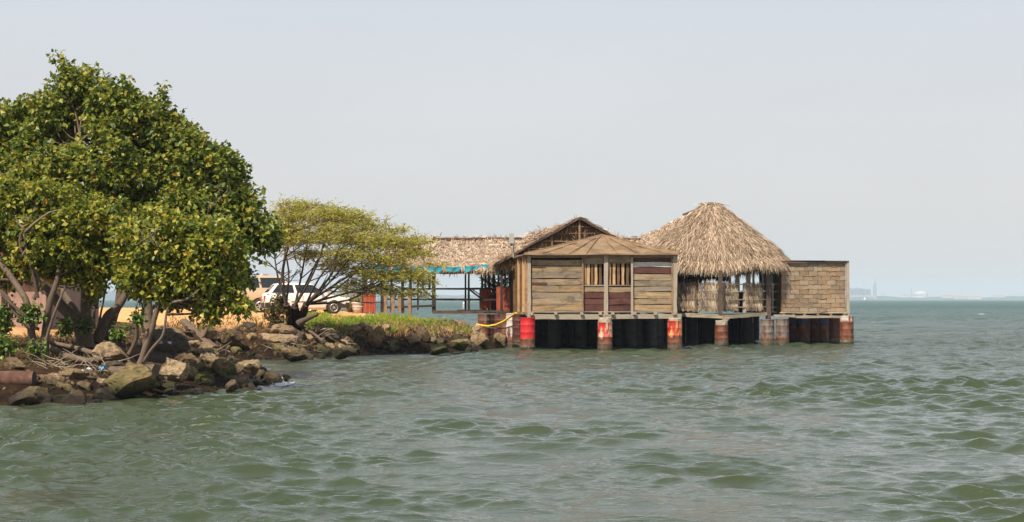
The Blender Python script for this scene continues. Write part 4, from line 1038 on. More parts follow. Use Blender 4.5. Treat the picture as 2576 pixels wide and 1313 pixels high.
rock(836, 834, 870, 62, 'rockd', 'dark rock with a yellow brown face below the grass edge', seed=6)
rock(943, 825, 882, 38, 'rock', 'leaning slab of rock propped against the bank left of the grey hose', seed=4, tilt=.7, slab=.3)
rock(885, 818, 846, 46, 'rock', 'brown rock at the left end of the grass', seed=1)
rock(946, 822, 848, 56, 'rockl', 'flat topped block on the bank under the grass', seed=3, slab=.4)
rock(994, 855, 877, 32, 'rockm', 'yellowish rock low on the bank left of the tall boulder', seed=5)
rock(1040, 837, 871, 36, 'rockl', 'tan boulder leaning on the left of the tall boulder', seed=2)
rock(1063, 819, 867, 30, 'rock', 'tall upright boulder beside the curving grey hose', seed=4, deep=1.1)
rock(1032, 816, 838, 30, 'rockl', 'pale grey rock perched just under the grass', seed=6)
rock(1086, 848, 866, 28, 'rockl', 'small pale rock right of the tall boulder', seed=7)
rock(1112, 848, 871, 40, 'rockd', 'dark slanted rock in the middle of the bank right of the hose', seed=3)
rock(1098, 865, 893, 60, 'rockm', 'mossy rounded rock at the water below the grass', seed=1)
rock(1154, 853, 887, 66, 'rockm', 'big grey green boulder at the water left of the stilts', seed=0)
rock(1158, 845, 864, 48, 'rockd', 'dark plank like slab leaning over the grey green boulder', seed=7, tilt=.45, slab=.6)
rock(1212, 834, 878, 60, 'rockl', 'bulky tan boulder under the end of the yellow hose', seed=5)
rock(1198, 816, 833, 28, 'rockl', 'pale concrete lump where the yellow hose ends', seed=3, cuts=6, D=65.6)
rock(1262, 836, 877, 48, 'rock', 'last boulder of the bank, dark sided, next to the drums', seed=6, deep=1.0, D=65.3)
# smaller stones that fill the bank
def fillrocks(x0, x1, n, lo, hi, mats, grp, lab):
    for _ in range(n):
        for _t in range(40):
            X = random.uniform(x0, x1); 
            Y = random.uniform(29, 68); d = float(shore_dist(X, Y))
            if lo < d < hi: break
        else: continue
        z = float(H(X, Y)); xx = CX + X * F0 / Y
        if xx < -60: continue
        s = random.uniform(.08, .30) * (1.0 if Y < 42 else 1.25)
        if random.random() < .25: s *= 1.5
        w = 2 * s * F0 / Y; yb = HY - (z - s * .35 - EYE) * F0 / Y
        rock(xx, yb - w * random.uniform(.5, .8), yb, w, random.choice(mats), lab, grp, D=Y)
random.seed(5)
fillrocks(-12.5, -4, 120, -.3, 1.7, ['rock', 'rockl', 'rockl', 'rockm', 'rockd'], 'small rocks on the rocky point', 'small stone among the boulders of the near rocky point')
fillrocks(-12, -1.5, 66, -.3, 2.6, ['rock', 'rockd', 'rockd', 'rock', 'rockl'], 'small rocks on the bank', 'small stone on the steep bank between inlet and stilts')

V0, F0_ = ico(1)
m = MB(); k = 0; rr_ = np.random.default_rng(77)
while k < 2600:
    X, Y = rr_.uniform(-13, -1), rr_.uniform(29.5, 68); d = float(shore_dist(X, Y))
    if not (-.25 < d < (2.2 if Y < 44 else 2.9)): continue
    if abs(CX + X * F0 / Y - 1300) > 1330: continue
    q = rr_.uniform(.02, .085) * (1 if Y < 44 else 1.5)
    A_r = np.linalg.qr(rr_.normal(0, 1, (3, 3)))[0]
    m.add((V0 * rr_.uniform(.7, 1.25, (len(V0), 1)) * np.array((1, rr_.uniform(.5, .9), rr_.uniform(.35, .8)))) @ A_r * q + np.array((X, Y, float(H(X, Y)) + q * .15)), F0_, int(rr_.integers(3))); k += 1
tag(m.build('rubble', [M['rock'], M['rockl'], M['rockd']], None, False), 'broken stones and rubble strewn between the shore boulders', 'rubble', kind='stuff')

# rusty pipe, logs, concrete chunk, rubbish
t = NT('rusty_pipe_steel')
n1 = t.noise(t.coord('Object', (1, 1, 1)), 5, 6, .7); n2 = t.noise(t.coord('Object', (.6, 2, 2)), 1.6, 4, .6)
c = t.ramp(n1, [(.3, (.04, .018, .013)), (.5, (.10, .045, .03)), (.7, (.19, .10, .075))])
M['pipe'] = t.done(t.mix(t.ramp(n2, [(.5, (0, 0, 0)), (.7, (.7, .7, .7))]), c, (.06, .04, .035)), .8, t.bump(n1, .4, .01), 0, .3)
D = 31.6
e = thing('rusty_pipe', 'thick rusty steel pipe lying on the rocks below the bushes', 'pipe', W(40, 975, D))
m = MB(); ce = W(86, 954, D); rr = .166
m.tube([ce + Vector((x, .02 * x, 0)) for x in (-6, -4, -2, -.5, 0)], rr, 26)
m.build('barrel', M['pipe'], e, True)
m = MB(); m.tube([ce + Vector((-.02, 0, 0)), ce + Vector((.006, 0, 0))], rr * .86, 22); m.build('bore', M['black'], e)
def log(pts, rad, lab, mat='bark', cat='log', name='driftwood_log'):
    m = MB(); m.tube(pts, rad, 9, 0, .08); return tag(m.build(name, M[mat], None, True), lab, cat)
log([W(278, 934, 33.6), W(320, 936, 33.3), W(352, 933, 33.2), W(392, 931, 33.0)], [.10, .14, .12, .13], 'thick brown driftwood log above the mossy boulder')
log([W(125, 860, 36.5), W(200, 878, 36), W(270, 900, 35.4), W(330, 910, 35)], [.04, .06, .06, .05], 'long thin driftwood branch left of the domed boulder')
log([W(120, 870, 36.2), W(170, 898, 35.2), W(220, 908, 34.6), W(262, 903, 34.4)], [.06, .08, .07, .05], 'crooked driftwood branch beneath the front left tree')
log([W(462, 812, 55.5), W(495, 845, 54), W(540, 884, 53)], [.16, .2, .22], 'leaning bleached log propped against the bank by the inlet', 'bark')
log([W(502, 906, 46), W(530, 908, 45.5), W(552, 907, 45)], [.11, .11, .11], 'short cut log end lying at the head of the inlet', 'bark')
log([W(755, 820, 58), W(790, 840, 56), W(812, 858, 55)], [.06, .05, .04], 'thin dead branch hanging from the acacia roots', 'bark')
tw = MB()
for _ in range(36):
    a = W(random.uniform(110, 300), random.uniform(905, 940), random.uniform(33.2, 34.6)); d_ = Vector((random.uniform(-.6, .6), random.uniform(-.2, .2), random.uniform(-.02, .32)))
    tw.tube([a, a + d_ * .5 + Vector((0, 0, random.uniform(-.05, .05))), a + d_], [.011, .008, .004], 4)
for _ in range(30):
    a = hit(random.uniform(520, 900), random.uniform(850, 900)); d_ = Vector((random.uniform(-.7, .7), random.uniform(-.4, 0), random.uniform(-.1, .4)))
    tw.tube([a, a + d_ * .5 + Vector((0, 0, random.uniform(-.05, .05))), a + d_], [.02, .014, .006], 4)
tag(tw.build('brushwood', M['twig'], None, False), 'tangle of pale dead twigs caught on the rocks', 'brushwood', kind='stuff')
white = plain('white_plastic', (.72, .74, .76), .45, var=.2); lblue = plain('blue_plastic_sheet', (.20, .42, .62), .5); 
def litter(x, y, D, n, sz, mat, lab):
    m = MB()
    c = W(x, y, D)
    for _ in range(n):
        P = np.zeros((5, 6, 3)); o = np.array(list(c)) + rng.normal(0, sz * .6, 3) * (1, 1, .25); an = rng.uniform(0, 3)
        for j in range(5):
            for i in range(6): 
                u, v = (i / 5 - .5) * sz, (j / 4 - .5) * sz * .7
                P[j, i] = o + (u * math.cos(an) - v * math.sin(an) * .5, u * math.sin(an) * .5, v * .5 + sz * .22 * math.sin(i * 2.1 + j * 1.3) + sz * .1 * rng.random())
        m.grid(P)
    return tag(m.build('plastic_rubbish', mat, None, True), lab, 'rubbish', kind='stuff')
litter(222, 931, 33.2, 5, .10, white, 'crumpled white plastic rubbish on the rocks left of the driftwood log')
litter(270, 924, 33.5, 2, .12, lblue, 'scrap of blue plastic sheet in front of the domed boulder')
litter(418, 862, 42, 3, .12, white, 'white plastic bags caught on the bank right of the thin tree')
litter(722, 873, 53.5, 1, .2, M['foam'], 'white foam slab wedged beneath the long tan ledge')
litter(795, 846, 58, 4, .18, green, 'green plastic scrap on the bank below the grass')
litter(800, 862, 57, 3, .12, white, 'white plastic scraps on the bank right of the acacia')
# foam where waves break
def foam(x, y, wx, wy, n, lab, seed):
    r = np.random.default_rng(seed); D = EYE * F0 / (y - HY); m = MB()
    for _ in range(n):
        sc_k = max(1, D / 110)
        cx_, cy_ = PX(x, D) + r.normal(0, wx / 2.2), D + r.normal(0, wy / 2.2); s = abs(r.normal(.0, .016)) + .006
        s *= sc_k
        k = 7; a = np.linspace(0, 6.283, k, endpoint=False) + r.random()
        zc = .012 + abs(r.normal(0, .02)) * math.exp(-((cx_ - PX(x, D)) / wx) ** 2)
        ring = np.stack([cx_ + np.cos(a) * s * r.uniform(.8, 2.2, k), cy_ + np.sin(a) * s * r.uniform(.6, 1.2, k), np.full(k, zc - .012)], -1)
        m.add(np.vstack([ring, [[cx_, cy_, zc + s * .3]]]), [[i, (i + 1) % k, k] for i in range(k)])
    return tag(m.build('foam', M['foam'], None, True), lab, 'foam', kind='stuff')
foam(715, 968, .3, .8, 110, 'white foam breaking off the tip of the rocky point', 1)
foam(705, 951, .16, .5, 70, 'spray between the rocks at the tip of the point', 2)
foam(2463, 790, .22, 3, 60, 'whitecap far out on the right', 8)

# ------------------------------------------------------------------ trees
def curve_pts(pts, k=4):
    P = np.array([list(p) for p in pts], float); n = len(P)
    if n < 3: return [lerp(P[0], P[1], t_) for t_ in np.linspace(0, 1, k + 1)]
    out = []
    for i in range(n - 1):
        p0, p1, p2, p3 = P[max(i - 1, 0)], P[i], P[i + 1], P[min(i + 2, n - 1)]
        for t_ in np.linspace(0, 1, k, endpoint=False):
            out.append(.5 * (2 * p1 + (p2 - p0) * t_ + (2 * p0 - 5 * p1 + 4 * p2 - p3) * t_ ** 2 + (3 * p1 - p0 - 3 * p2 + p3) * t_ ** 3))
    out.append(P[-1]); return out
def leaves(mb, C, per, rad, size, drop=.35, m=0):
    """rosettes of broad folded leaves around each cluster centre"""
    n = len(C); N_ = n * per
    c = np.repeat(C, per, 0)
    o = rng.normal(0, 1, (N_, 3)); o /= np.linalg.norm(o, axis=1)[:, None]
    p = c + o * (rad * rng.random(N_) ** .5)[:, None]
    ax = o * .8 + rng.normal(0, .45, (N_, 3)); ax[:, 2] -= drop; ax /= np.linalg.norm(ax, axis=1)[:, None]
    up = rng.normal(0, .55, (N_, 3)); up[:, 2] += .8; up += o * .35
    sd = np.cross(ax, up); sd /= np.maximum(np.linalg.norm(sd, axis=1)[:, None], 1e-6); nr = np.cross(sd, ax)
    L = (size * rng.uniform(.4, 1.4, N_))[:, None]; w = L * .43
    base = p; tip = p + ax * L - nr * L * .14; mid = p + ax * L * .4
    l = mid + sd * w + nr * L * .10; r_ = mid - sd * w + nr * L * .10
    V = np.stack([base, r_, tip, l], 1).reshape(-1, 3)
    q = (np.arange(N_) * 4)[:, None]
    mb.add(V, np.concatenate([q + np.array([[0, 1, 2]]), q + np.array([[0, 2, 3]])]), m)
def lobe_points(lobes, D0, nsub, subr, npts, squash=1.0):
    """cluster centres on bumpy lobes; each lobe = (x, y, rx, ry, depth offset)"""
    out = []; subs = []
    tot = sum(l[2] * l[3] for l in lobes)
    for (x, y, rx, ry, dd) in lobes:
        D = D0 + dd; c = np.array(list(W(x, y, D))); s = D / F0; ins = .6 * subr / s; qx, qy = max(rx - ins, rx * .3), max(ry - ins, ry * .3); r = np.array((qx * s, (qx + qy) * .5 * s * squash, qy * s))
        k = max(3, int(nsub * rx * ry / tot)); o = rng.normal(0, 1, (k, 3)); o /= np.linalg.norm(o, axis=1)[:, None]
        o *= rng.uniform(.4, 1.14, (k, 1)) ** .8; sc = c + o * r; subs.append(sc)
    S = np.vstack(subs)
    sp_ = []                                             # leafy shoots that break the outline
    cen = S.mean(0)
    for c in S[rng.random(len(S)) < .38]:
        d = c - cen; d = d / np.linalg.norm(d) + rng.normal(0, .55, 3) + np.array((0, 0, .15 if rng.random() < .6 else -.6)); d /= np.linalg.norm(d)
        L = rng.uniform(.5, 1.25) * subr * 1.7
        for t_ in np.linspace(.5, 1, 4): sp_.append(c + d * L * t_ + rng.normal(0, .04, 3))
    sp_ = np.array(sp_)
    per = max(3, int(npts / len(S)))
    sr = rng.uniform(.45, 1.35, len(S)) * subr
    o = rng.normal(0, 1, (len(S), per, 3)); o /= np.linalg.norm(o, axis=2)[..., None]
    o[..., 2] = np.abs(o[..., 2]) * np.where(rng.random((len(S), per)) < .72, 1, -1)
    P = S[:, None, :] + o * sr[:, None, None] * rng.uniform(.7, 1.08, (len(S), per, 1)) * np.array((1, 1, .85))
    return np.vstack([P.reshape(-1, 3), np.repeat(sp_, 2, 0) + rng.normal(0, .05, (2 * len(sp_), 3))]), S
def limbs(mb, starts, S, n, r0=.035, m=0):
    """boughs from the stems out to the leaf masses"""
    st = np.array([list(s_) for s_ in starts], float)
    for c in S[rng.permutation(len(S))[:n]]:
        a = st[np.argmin(np.linalg.norm(st - c, axis=1) + rng.random(len(st)) * .8)]
        mid = lerp(a, c, .5) + rng.normal(0, .12, 3) + np.array((0, 0, -.12))
        mb.tube(curve_pts([a, mid, c], 4), np.interp(np.linspace(0, 1, 9), [0, 1], [r0, r0 * .25]), 5, m)
def stem(mb, pts, r0, r1, n=9):
    P = curve_pts(pts, 5); mb.tube(P, np.interp(np.linspace(0, 1, len(P)), [0, .12, 1], [r0 * 1.35, r0, r1]), n, 0, .05)
    return P[len(P) // 2:]
def c5(cx, cy): return (cx * .3377, 591 + cy * .3377)
def S5(D, *pts): return [W(*c5(x, y), D + dz) for (x, y, dz) in pts]

def tree(name, label, base, D, stems, lobes, nsub, subr, npts, per, lsize, mat, nl, squash=1.0, extra=()):
    e = thing(name, label, 'tree', base, None)
    m = MB(); starts = []
    for pts, r0, r1 in stems: starts += stem(m, pts, r0, r1)
    P, S = lobe_points(lobes, D, nsub, subr, npts, squash)
    limbs(m, starts, S, nl)
    m.build('trunk', M['bark'], e, True)
    m = MB(); leaves(m, P, per, .17, lsize); m.build('crown', M[mat], e)
    return e, S
# T1: the tall tree behind
D1 = 39.0
stems = [(S5(37.5, (655, 850, 0), (640, 600, .2), (632, 320, .4), (600, 150, .6), (560, -250, 1), (600, -700, 1.5)), .13, .05),
         (S5(37.6, (640, 820, 0), (560, 640, 0), (430, 500, .2), (270, 310, .6), (150, 120, 1), (-80, -300, 1.5)), .15, .05),
         (S5(37.9, (650, 830, 0), (590, 620, .3), (480, 440, .8), (420, 300, 1.2), (360, -200, 2)), .10, .04),
         (S5(38.2, (715, 800, 0), (800, 610, .2), (890, 520, .4), (1000, 300, .7), (1150, -100, 1.2), (1350, -300, 1.6)), .12, .04),
         (S5(38.6, (790, 770, 0), (850, 600, .3), (885, 480, .5), (900, 100, 1), (950, -500, 1.5)), .11, .05),
         (S5(38.8, (700, 700, 0), (705, 560, 0), (740, 420, 0), (800, 250, 0)), .035, .02), (S5(38.8, (730, 690, 0), (760, 540, 0), (790, 400, 0)), .03, .02),
         (S5(39.2, (1100, 690, 0), (1105, 560, 0), (1110, 430, 0), (1200, 200, 0), (1500, -50, .5)), .12, .05)]
lobes1 = [(213, 248, 75, 88, .6), (120, 315, 85, 100, .6), (20, 330, 90, 90, .8), (315, 305, 85, 100, .6), (402, 330, 58, 75, .6), (455, 400, 80, 105, .4), (230, 430, 190, 110, 0), (70, 460, 130, 100, .2),
          (525, 460, 70, 95, .4), (585, 520, 65, 105, .4), (440, 560, 150, 110, 0), (635, 580, 58, 75, .4), (642, 598, 38, 42, .4), (550, 668, 38, 32, .8), (-60, 420, 90, 160, .6), (505, 650, 110, 80, .8)]
e, S1 = tree('broadleaf_tree', 'tallest and widest broad leaved tree, standing behind the two smaller ones', W(*c5(680, 830), 37.8), D1, stems, lobes1, 560, .33, 7800, 12, .125, 'leaf', 90)
# T2: left front
D2 = 36.0
stems = [(S5(35.2, (320, 930, 0), (300, 850, 0), (240, 760, 0), (225, 640, 0), (190, 480, 0), (95, 330, .2), (-10, 180, .4), (-60, 0, .6)), .10, .05),
         (S5(35.2, (325, 930, 0), (335, 780, 0), (350, 620, 0), (380, 470, 0), (430, 310, .2), (450, 100, .4)), .10, .04),
         (S5(35.0, (345, 780, 0), (380, 660, -.1), (430, 520, -.2), (485, 390, -.2)), .035, .02),
         (S5(35.4, (240, 620, 0), (120, 590, 0), (60, 470, 0), (-20, 400, 0)), .05, .03), (S5(35.3, (250, 640, 0), (90, 520, 0), (10, 440, 0)), .045, .03),
         (S5(35.6, (370, 450, 0), (240, 370, 0), (120, 340, 0), (-40, 330, 0)), .04, .03), (S5(35.2, (250, 480, 0), (290, 330, 0), (160, 120, 0), (150, 0, 0)), .04, .02), (S5(35.1, (280, 470, 0), (250, 300, 0), (200, 150, 0), (180, -50, 0)), .035, .02)]
lobes2 = [(60, 520, 120, 70, .2), (195, 555, 120, 75, 0), (20, 605, 90, 50, .2), (140, 625, 100, 45, -.2), (265, 600, 70, 65, 0), (215, 650, 70, 32, -.1), (300, 655, 50, 40, .4), (90, 570, 110, 60, 0), (-50, 560, 70, 90, .3), (15, 680, 45, 36, .1), (70, 668, 50, 30, -.1), (135, 684, 40, 26, -.2), (245, 690, 34, 26, -.1), (185, 672, 40, 22, .1), (320, 690, 30, 24, .3)]
e, S2 = tree('broadleaf_tree', 'tree with crooked forking trunks in front of the pinkish house', W(*c5(320, 930), 35.2), D2, stems, lobes2, 230, .27, 3000, 11, .115, 'leaf2', 55)
# T3: right front
D3 = 34.6
stems = [(S5(34.4, (1035, 1000, 0), (1080, 850, 0), (1130, 700, 0), (1165, 560, 0), (1200, 420, .1), (1300, 200, .2), (1500, 50, .2)), .07, .035),
         (S5(34.5, (960, 890, 0), (1010, 780, 0), (1020, 680, 0), (1065, 560, 0), (1040, 480, 0)), .04, .02),
         (S5(34.4, (1060, 960, 0), (1130, 850, -.1), (1215, 740, -.1), (1245, 560, -.1), (1300, 480, -.1)), .035, .02),
         (S5(34.6, (1000, 980, 0), (985, 880, 0), (1020, 790, 0), (1030, 690, 0)), .035, .02), (S5(34.6, (1020, 985, 0), (950, 910, 0), (890, 870, 0)), .03, .015),
         (S5(34.4, (1150, 620, 0), (1190, 480, .2), (1150, 300, .4), (1050, 100, .5)), .05, .03)]
lobes3 = [(420, 605, 95, 75, .1), (515, 625, 95, 70, .1), (550, 655, 44, 46, 0), (375, 680, 75, 52, 0), (470, 705, 95, 42, 0), (532, 705, 44, 28, 0), (345, 620, 55, 60, .1), (582, 666, 20, 24, .1), (582, 728, 12, 22, 0), (530, 755, 26, 26, 0), (440, 745, 50, 22, 0), (372, 735, 24, 16, .1), (330, 700, 26, 24, .2), (598, 764, 7, 14, 0), (518, 782, 12, 14, 0)]
e, S3 = tree('broadleaf_tree', 'small multi stemmed tree at the water edge with the brightest yellow green leaves', W(*c5(1030, 1000), 34.4), D3, stems, lobes3, 240, .23, 3000, 11, .11, 'leaf2', 60)
# dead grey branches poking from the crown
def deadwood(x, y, D, n, L, lab):
    m = MB(); b = W(x, y, D)
    for _ in range(n):
        d_ = Vector((random.uniform(-.9, .5), random.uniform(-.5, .1), random.uniform(-.5, .8))).normalized() * L * random.uniform(.5, 1); p = b + Vector((random.uniform(-.2, .2), 0, random.uniform(-.4, .4)))
        m.tube([p, p + d_ * .5 + Vector((random.uniform(-.1, .1), 0, random.uniform(-.1, .1))), p + d_], [.008, .006, .003], 4)
        q = p + d_ * .5; d2 = Vector((random.uniform(-.4, .4), -.1, random.uniform(-.4, .4))); m.tube([q, q + d2], [.005, .002], 4)
    return tag(m.build('bare_branch', M['twig'], None), lab, 'branch')
random.seed(9)
deadwood(20, 470, 36.2, 12, .7, 'bare grey twigs sticking out of the crown above the pinkish house')
deadwood(560, 520, 36.6, 5, .6, 'bare pale twigs high on the acacia side of the tallest tree')
deadwood(380, 610, 33.2, 5, .4, 'bare pale twigs in the bright front crown')
# bushes and sprigs
def bush(x, y, rx, ry, D, n, lab, mat='bush', ls=.09, name='bush'):
    c = W(x, y, D); s = D / F0; e = thing(name, lab, 'bush', Vector((c.x, D, c.z - ry * s)))
    o = rng.normal(0, 1, (n, 3)); o /= np.linalg.norm(o, axis=1)[:, None]; o *= rng.random((n, 1)) ** .4
    P = np.array(list(c)) + o * np.array((rx * s, rx * s * .8, ry * s))
    m = MB(); leaves(m, P, 9, .12, ls); m.build('foliage', M[mat], e)
    m = MB()
    for k in range(9): q = P[rng.integers(n)]; b0 = np.array((c.x + rng.normal(0, .05), D, c.z - ry * s * 1.15)); m.tube(curve_pts([b0, lerp(b0, q, .5) + rng.normal(0, .05, 3), q], 3), [.014] * 6 + [.006], 5)
    m.build('stem', M['bark'], e); return e
bush(10, 800, 24, 38, 36.5, 60, 'bright leafy bush directly in front of the pinkish house wall')
bush(8, 868, 30, 28, 34.6, 45, 'low leafy bush above the rusty pipe')
bush(92, 880, 20, 18, 34.6, 22, 'small sprig of leaves at the foot of the front left tree')
bush(80, 790, 28, 34, 35.0, 34, 'leafy shoots around the front left trunk')
bush(165, 815, 22, 22, 36.2, 26, 'leafy sprig left of the leaning trunks')
bush(215, 815, 14, 24, 36.8, 22, 'leafy sprig clinging to the vertical trunk')
bush(300, 840, 22, 24, 35.6, 26, 'leafy sprig behind the domed boulder')
bush(345, 800, 16, 16, 34.3, 16, 'tuft of leaves on the thin front stem')
bush(240, 730, 26, 40, 37.4, 40, 'drooping shaded foliage between the trunks', 'leaf')
bush(690, 792, 32, 30, 56.5, 80, 'dry olive shrub left of the acacia trunk', 'olive', .10)
bush(705, 760, 22, 26, 57.0, 40, 'thin dry shrub behind the acacia trunk', 'olive', .09)

# acacia
DA = 56.5
ab = hit(742, 818)
e = thing('acacia_tree', 'flat topped feathery acacia standing in front of the white hatchback', 'tree', ab)
m = MB(); tips = []
def abranch(p0, p1, r0, lvl):
    p0 = np.array(p0, float); p1 = np.array(p1, float); L = np.linalg.norm(p1 - p0)
    mid = lerp(p0, p1, .5) + rng.normal(0, .06 * L, 3) * (1, 1, .6) - np.array((0, 0, .04 * L))
    P = curve_pts([p0, mid, p1], 4)
    m.tube(P, np.interp(np.linspace(0, 1, len(P)), [0, 1], [r0, r0 * .45]), 6 if lvl < 2 else 4)
    if lvl >= 3: tips.append((P[len(P) // 2], P[-1])); return
    for k in range((4, 3, 3)[lvl]):
        f = rng.uniform(.35, 1.0); a = P[int(f * (len(P) - 1))]
        d = (p1 - p0) / L; q = a + (d * rng.uniform(.3, .8) + rng.normal(0, .36, 3) * (1.2, 1, .35) + np.array((.22, 0, -.02))) * L * (.42, .42, .42)[lvl]
        abranch(a, q, r0 * .5, lvl + 1)
def A_(x, y, dz=0): return list(W(x, y, DA + dz))
crown_tgt = [(690, 640, -.5), (705, 590, .6), (745, 560, -1), (780, 575, 1), (830, 570, -.8), (870, 600, 1.2), (905, 620, -1.2), (850, 640, -1.5), (930, 665, .2), (960, 640, 1.4), (890, 690, -1.6), (990, 690, -.3), (800, 650, 1.6), (720, 620, 1.5), (960, 710, -.8)]
fork = {0: A_(720, 765), 1: A_(742, 770, .1), 2: A_(770, 765, -.1)}
for k, rr in ((0, .13), (1, .16), (2, .14)):
    b0 = np.array(list(ab)) + np.array(((k - 1) * .12, 0, -.15)); m.tube(curve_pts([b0, lerp(b0, np.array(fork[k]), .5) + rng.normal(0, .03, 3), fork[k]], 4), np.linspace(rr * 1.3, rr * .8, 9), 9, 0, .08)
m.tube(curve_pts([A_(748, 815), A_(775, 800), A_(800, 790, -.1)], 4), np.linspace(.13, .06, 9), 8, 0, .08)
for (x, y, dz) in crown_tgt:
    k = 0 if x < 750 else (1 if x < 850 else 2)
    abranch(fork[k], A_(x, y, dz), .048, 0)
m.build('trunk', M['barkdark'], e, True)
# feathery leaves in horizontal sprays
mf = MB()
alobes = [(712, 560, 42, 42, .3), (735, 520, 50, 22, .3), (790, 540, 80, 34, 0), (865, 545, 65, 28, .2), (925, 565, 52, 24, .2), (820, 590, 110, 34, -.5), (730, 600, 50, 30, -.3), (930, 605, 70, 28, -.4), (990, 610, 60, 20, 0), (1035, 632, 38, 18, 0), (890, 640, 80, 26, -.8), (980, 655, 60, 24, -.4),
          (930, 690, 55, 24, -.6), (1000, 695, 48, 18, -.3), (1045, 690, 40, 24, -.2), (1075, 712, 30, 10, -.2), (960, 728, 40, 16, -.5), (1010, 738, 34, 12, -.3), (1060, 740, 26, 10, -.2), (880, 720, 34, 18, -.4), (850, 668, 60, 18, .4), (760, 640, 60, 16, .5), (1050, 608, 36, 10, .2), (1000, 580, 34, 12, .2), (1075, 640, 26, 9, .2), (1098, 668, 22, 7, .1)]
tot = sum(l[2] * l[3] for l in alobes); spr = []
for (x, y, rx, ry, dd) in alobes:
    n = int(2100 * rx * ry / tot); ry = ry * .9; D = DA + dd; s = D / F0
    o = rng.normal(0, 1, (n, 3)); o /= np.linalg.norm(o, axis=1)[:, None]; o *= rng.random((n, 1)) ** .42
    spr.append(np.array(list(W(x, y, D))) + o * np.array((rx * s, (rx * .55 + ry) * s, ry * s)))
spr = np.vstack(spr); ns = len(spr)
sd_ = np.stack([rng.normal(.55, .75, ns), rng.normal(-.1, .6, ns), rng.normal(-.02, .22, ns)], -1); sd_ /= np.linalg.norm(sd_, axis=1)[:, None]
tw_ = MB()
for i in range(0, ns, 4): tw_.tube([spr[i] - sd_[i] * .3, spr[i] + (0, 0, .02), spr[i] + sd_[i] * .38], [.011, .008, .004], 3)
per = 20
c = np.repeat(spr, per, 0); dd_ = np.repeat(sd_, per, 0); f = rng.uniform(-.35, .45, ns * per)[:, None]
p = c + dd_ * f + rng.normal(0, .035, (ns * per, 3))
ax = dd_ * .5 + rng.normal(0, .6, (ns * per, 3)) * (1, 1, .5); ax /= np.linalg.norm(ax, axis=1)[:, None]
nrm = rng.normal(0, .4, (ns * per, 3)); nrm[:, 2] += 1
blades(mf, p, ax, nrm, rng.uniform(.06, .14, ns * per), rng.uniform(.018, .034, ns * per), 0, .2)
mf.build('crown', M['feather'], e)
# bare whips above the crown
for (x, y) in ((700, 500), (735, 500), (770, 505), (850, 520), (905, 520), (955, 545), (1010, 585), (1050, 595), (1085, 600)):
    for _ in range(2):
        a = np.array(A_(x + rng.normal(0, 8), y + 22, rng.normal(0, .6))); d = np.array((rng.normal(.35, .3), 0, rng.uniform(.15, .5))) * rng.uniform(.6, 1.1); tw_.tube([a, a + d * .5 + rng.normal(0, .03, 3), a + d], [.009, .007, .003], 3)
tw_.build('twigs', M['barkdark'], e)

# ------------------------------------------------------------------ grass
def grassfield(xr, yr, n, L, mat, name, lab, cond=None):
    m = MB(); P = []
    while len(P) < n:
        x, y = random.uniform(*xr), random.uniform(*yr)
        if cond and not cond(x, y): continue
        P.append(hit(x, y, 50, 110)[:])
    P = np.array(P); d = rng.normal(0, .32, (n, 3)); d[:, 2] = 1; d[:, 0] += .12; d /= np.linalg.norm(d, axis=1)[:, None]
    nr = np.cross(d, rng.normal(0, 1, (n, 3))); nr /= np.linalg.norm(nr, axis=1)[:, None]
    ln = rng.uniform(*L, n) * (1 + .9 * vnoise(P[:, 0], P[:, 1], 1.3, 4))
    blades(m, P - np.array((0, 0, .02)), d, nr, ln, rng.uniform(.012, .026, n), 0, .6)
    return tag(m.build(name, M[mat], None), lab, 'grass', kind='stuff')
random.seed(3)
gb = lambda x, y: float(vnoise(x * .02, y * .06, 1.0, 12)) > -.16 + random.uniform(-.25, .1) and (y > 793 + 6 * math.sin(x * .03) - 8 * (x > 1000)) and y < 838 + 5 * math.sin(x * .06) - max(0, (800 - x)) * .3
grassfield((770, 1196), (784, 842), 15000, (.06, .2), 'grass', 'grass', 'green grass growing on the bank in front of the pavilion', gb)
grassfield((800, 1190), (795, 838), 1800, (.05, .18), 'dry', 'dry_grass', 'straw coloured dry grass mixed into the green bank')
grassfield((960, 1080), (778, 793), 2600, (.10, .25), 'dry', 'dry_grass', 'dry orange grass around the pavilion posts')
grassfield((840, 1210), (822, 850), 800, (.12, .34), 'dry', 'dry_grass', 'dry brown grass hanging over the rocks')
grassfield((420, 740), (800, 832), 1500, (.05, .16), 'olive', 'ground_litter', 'dry scrub and leaf litter on the bank top')
m = MB(); n = 1500; P = np.array([list(hit(random.uniform(0, 330), random.uniform(845, 925), 30, 60)) for _ in range(n)])
d = rng.normal(0, .6, (n, 3)); d[:, 2] = abs(d[:, 2]) + .1; d /= np.linalg.norm(d, axis=1)[:, None]
blades(m, P, d, np.tile([[0, -1.0, .3]], (n, 1)), rng.uniform(.06, .22, n), rng.uniform(.01, .03, n)); tag(m.build('ground_litter', M['olive'], None), 'dead leaves and stalks under the trees', 'litter', kind='stuff')
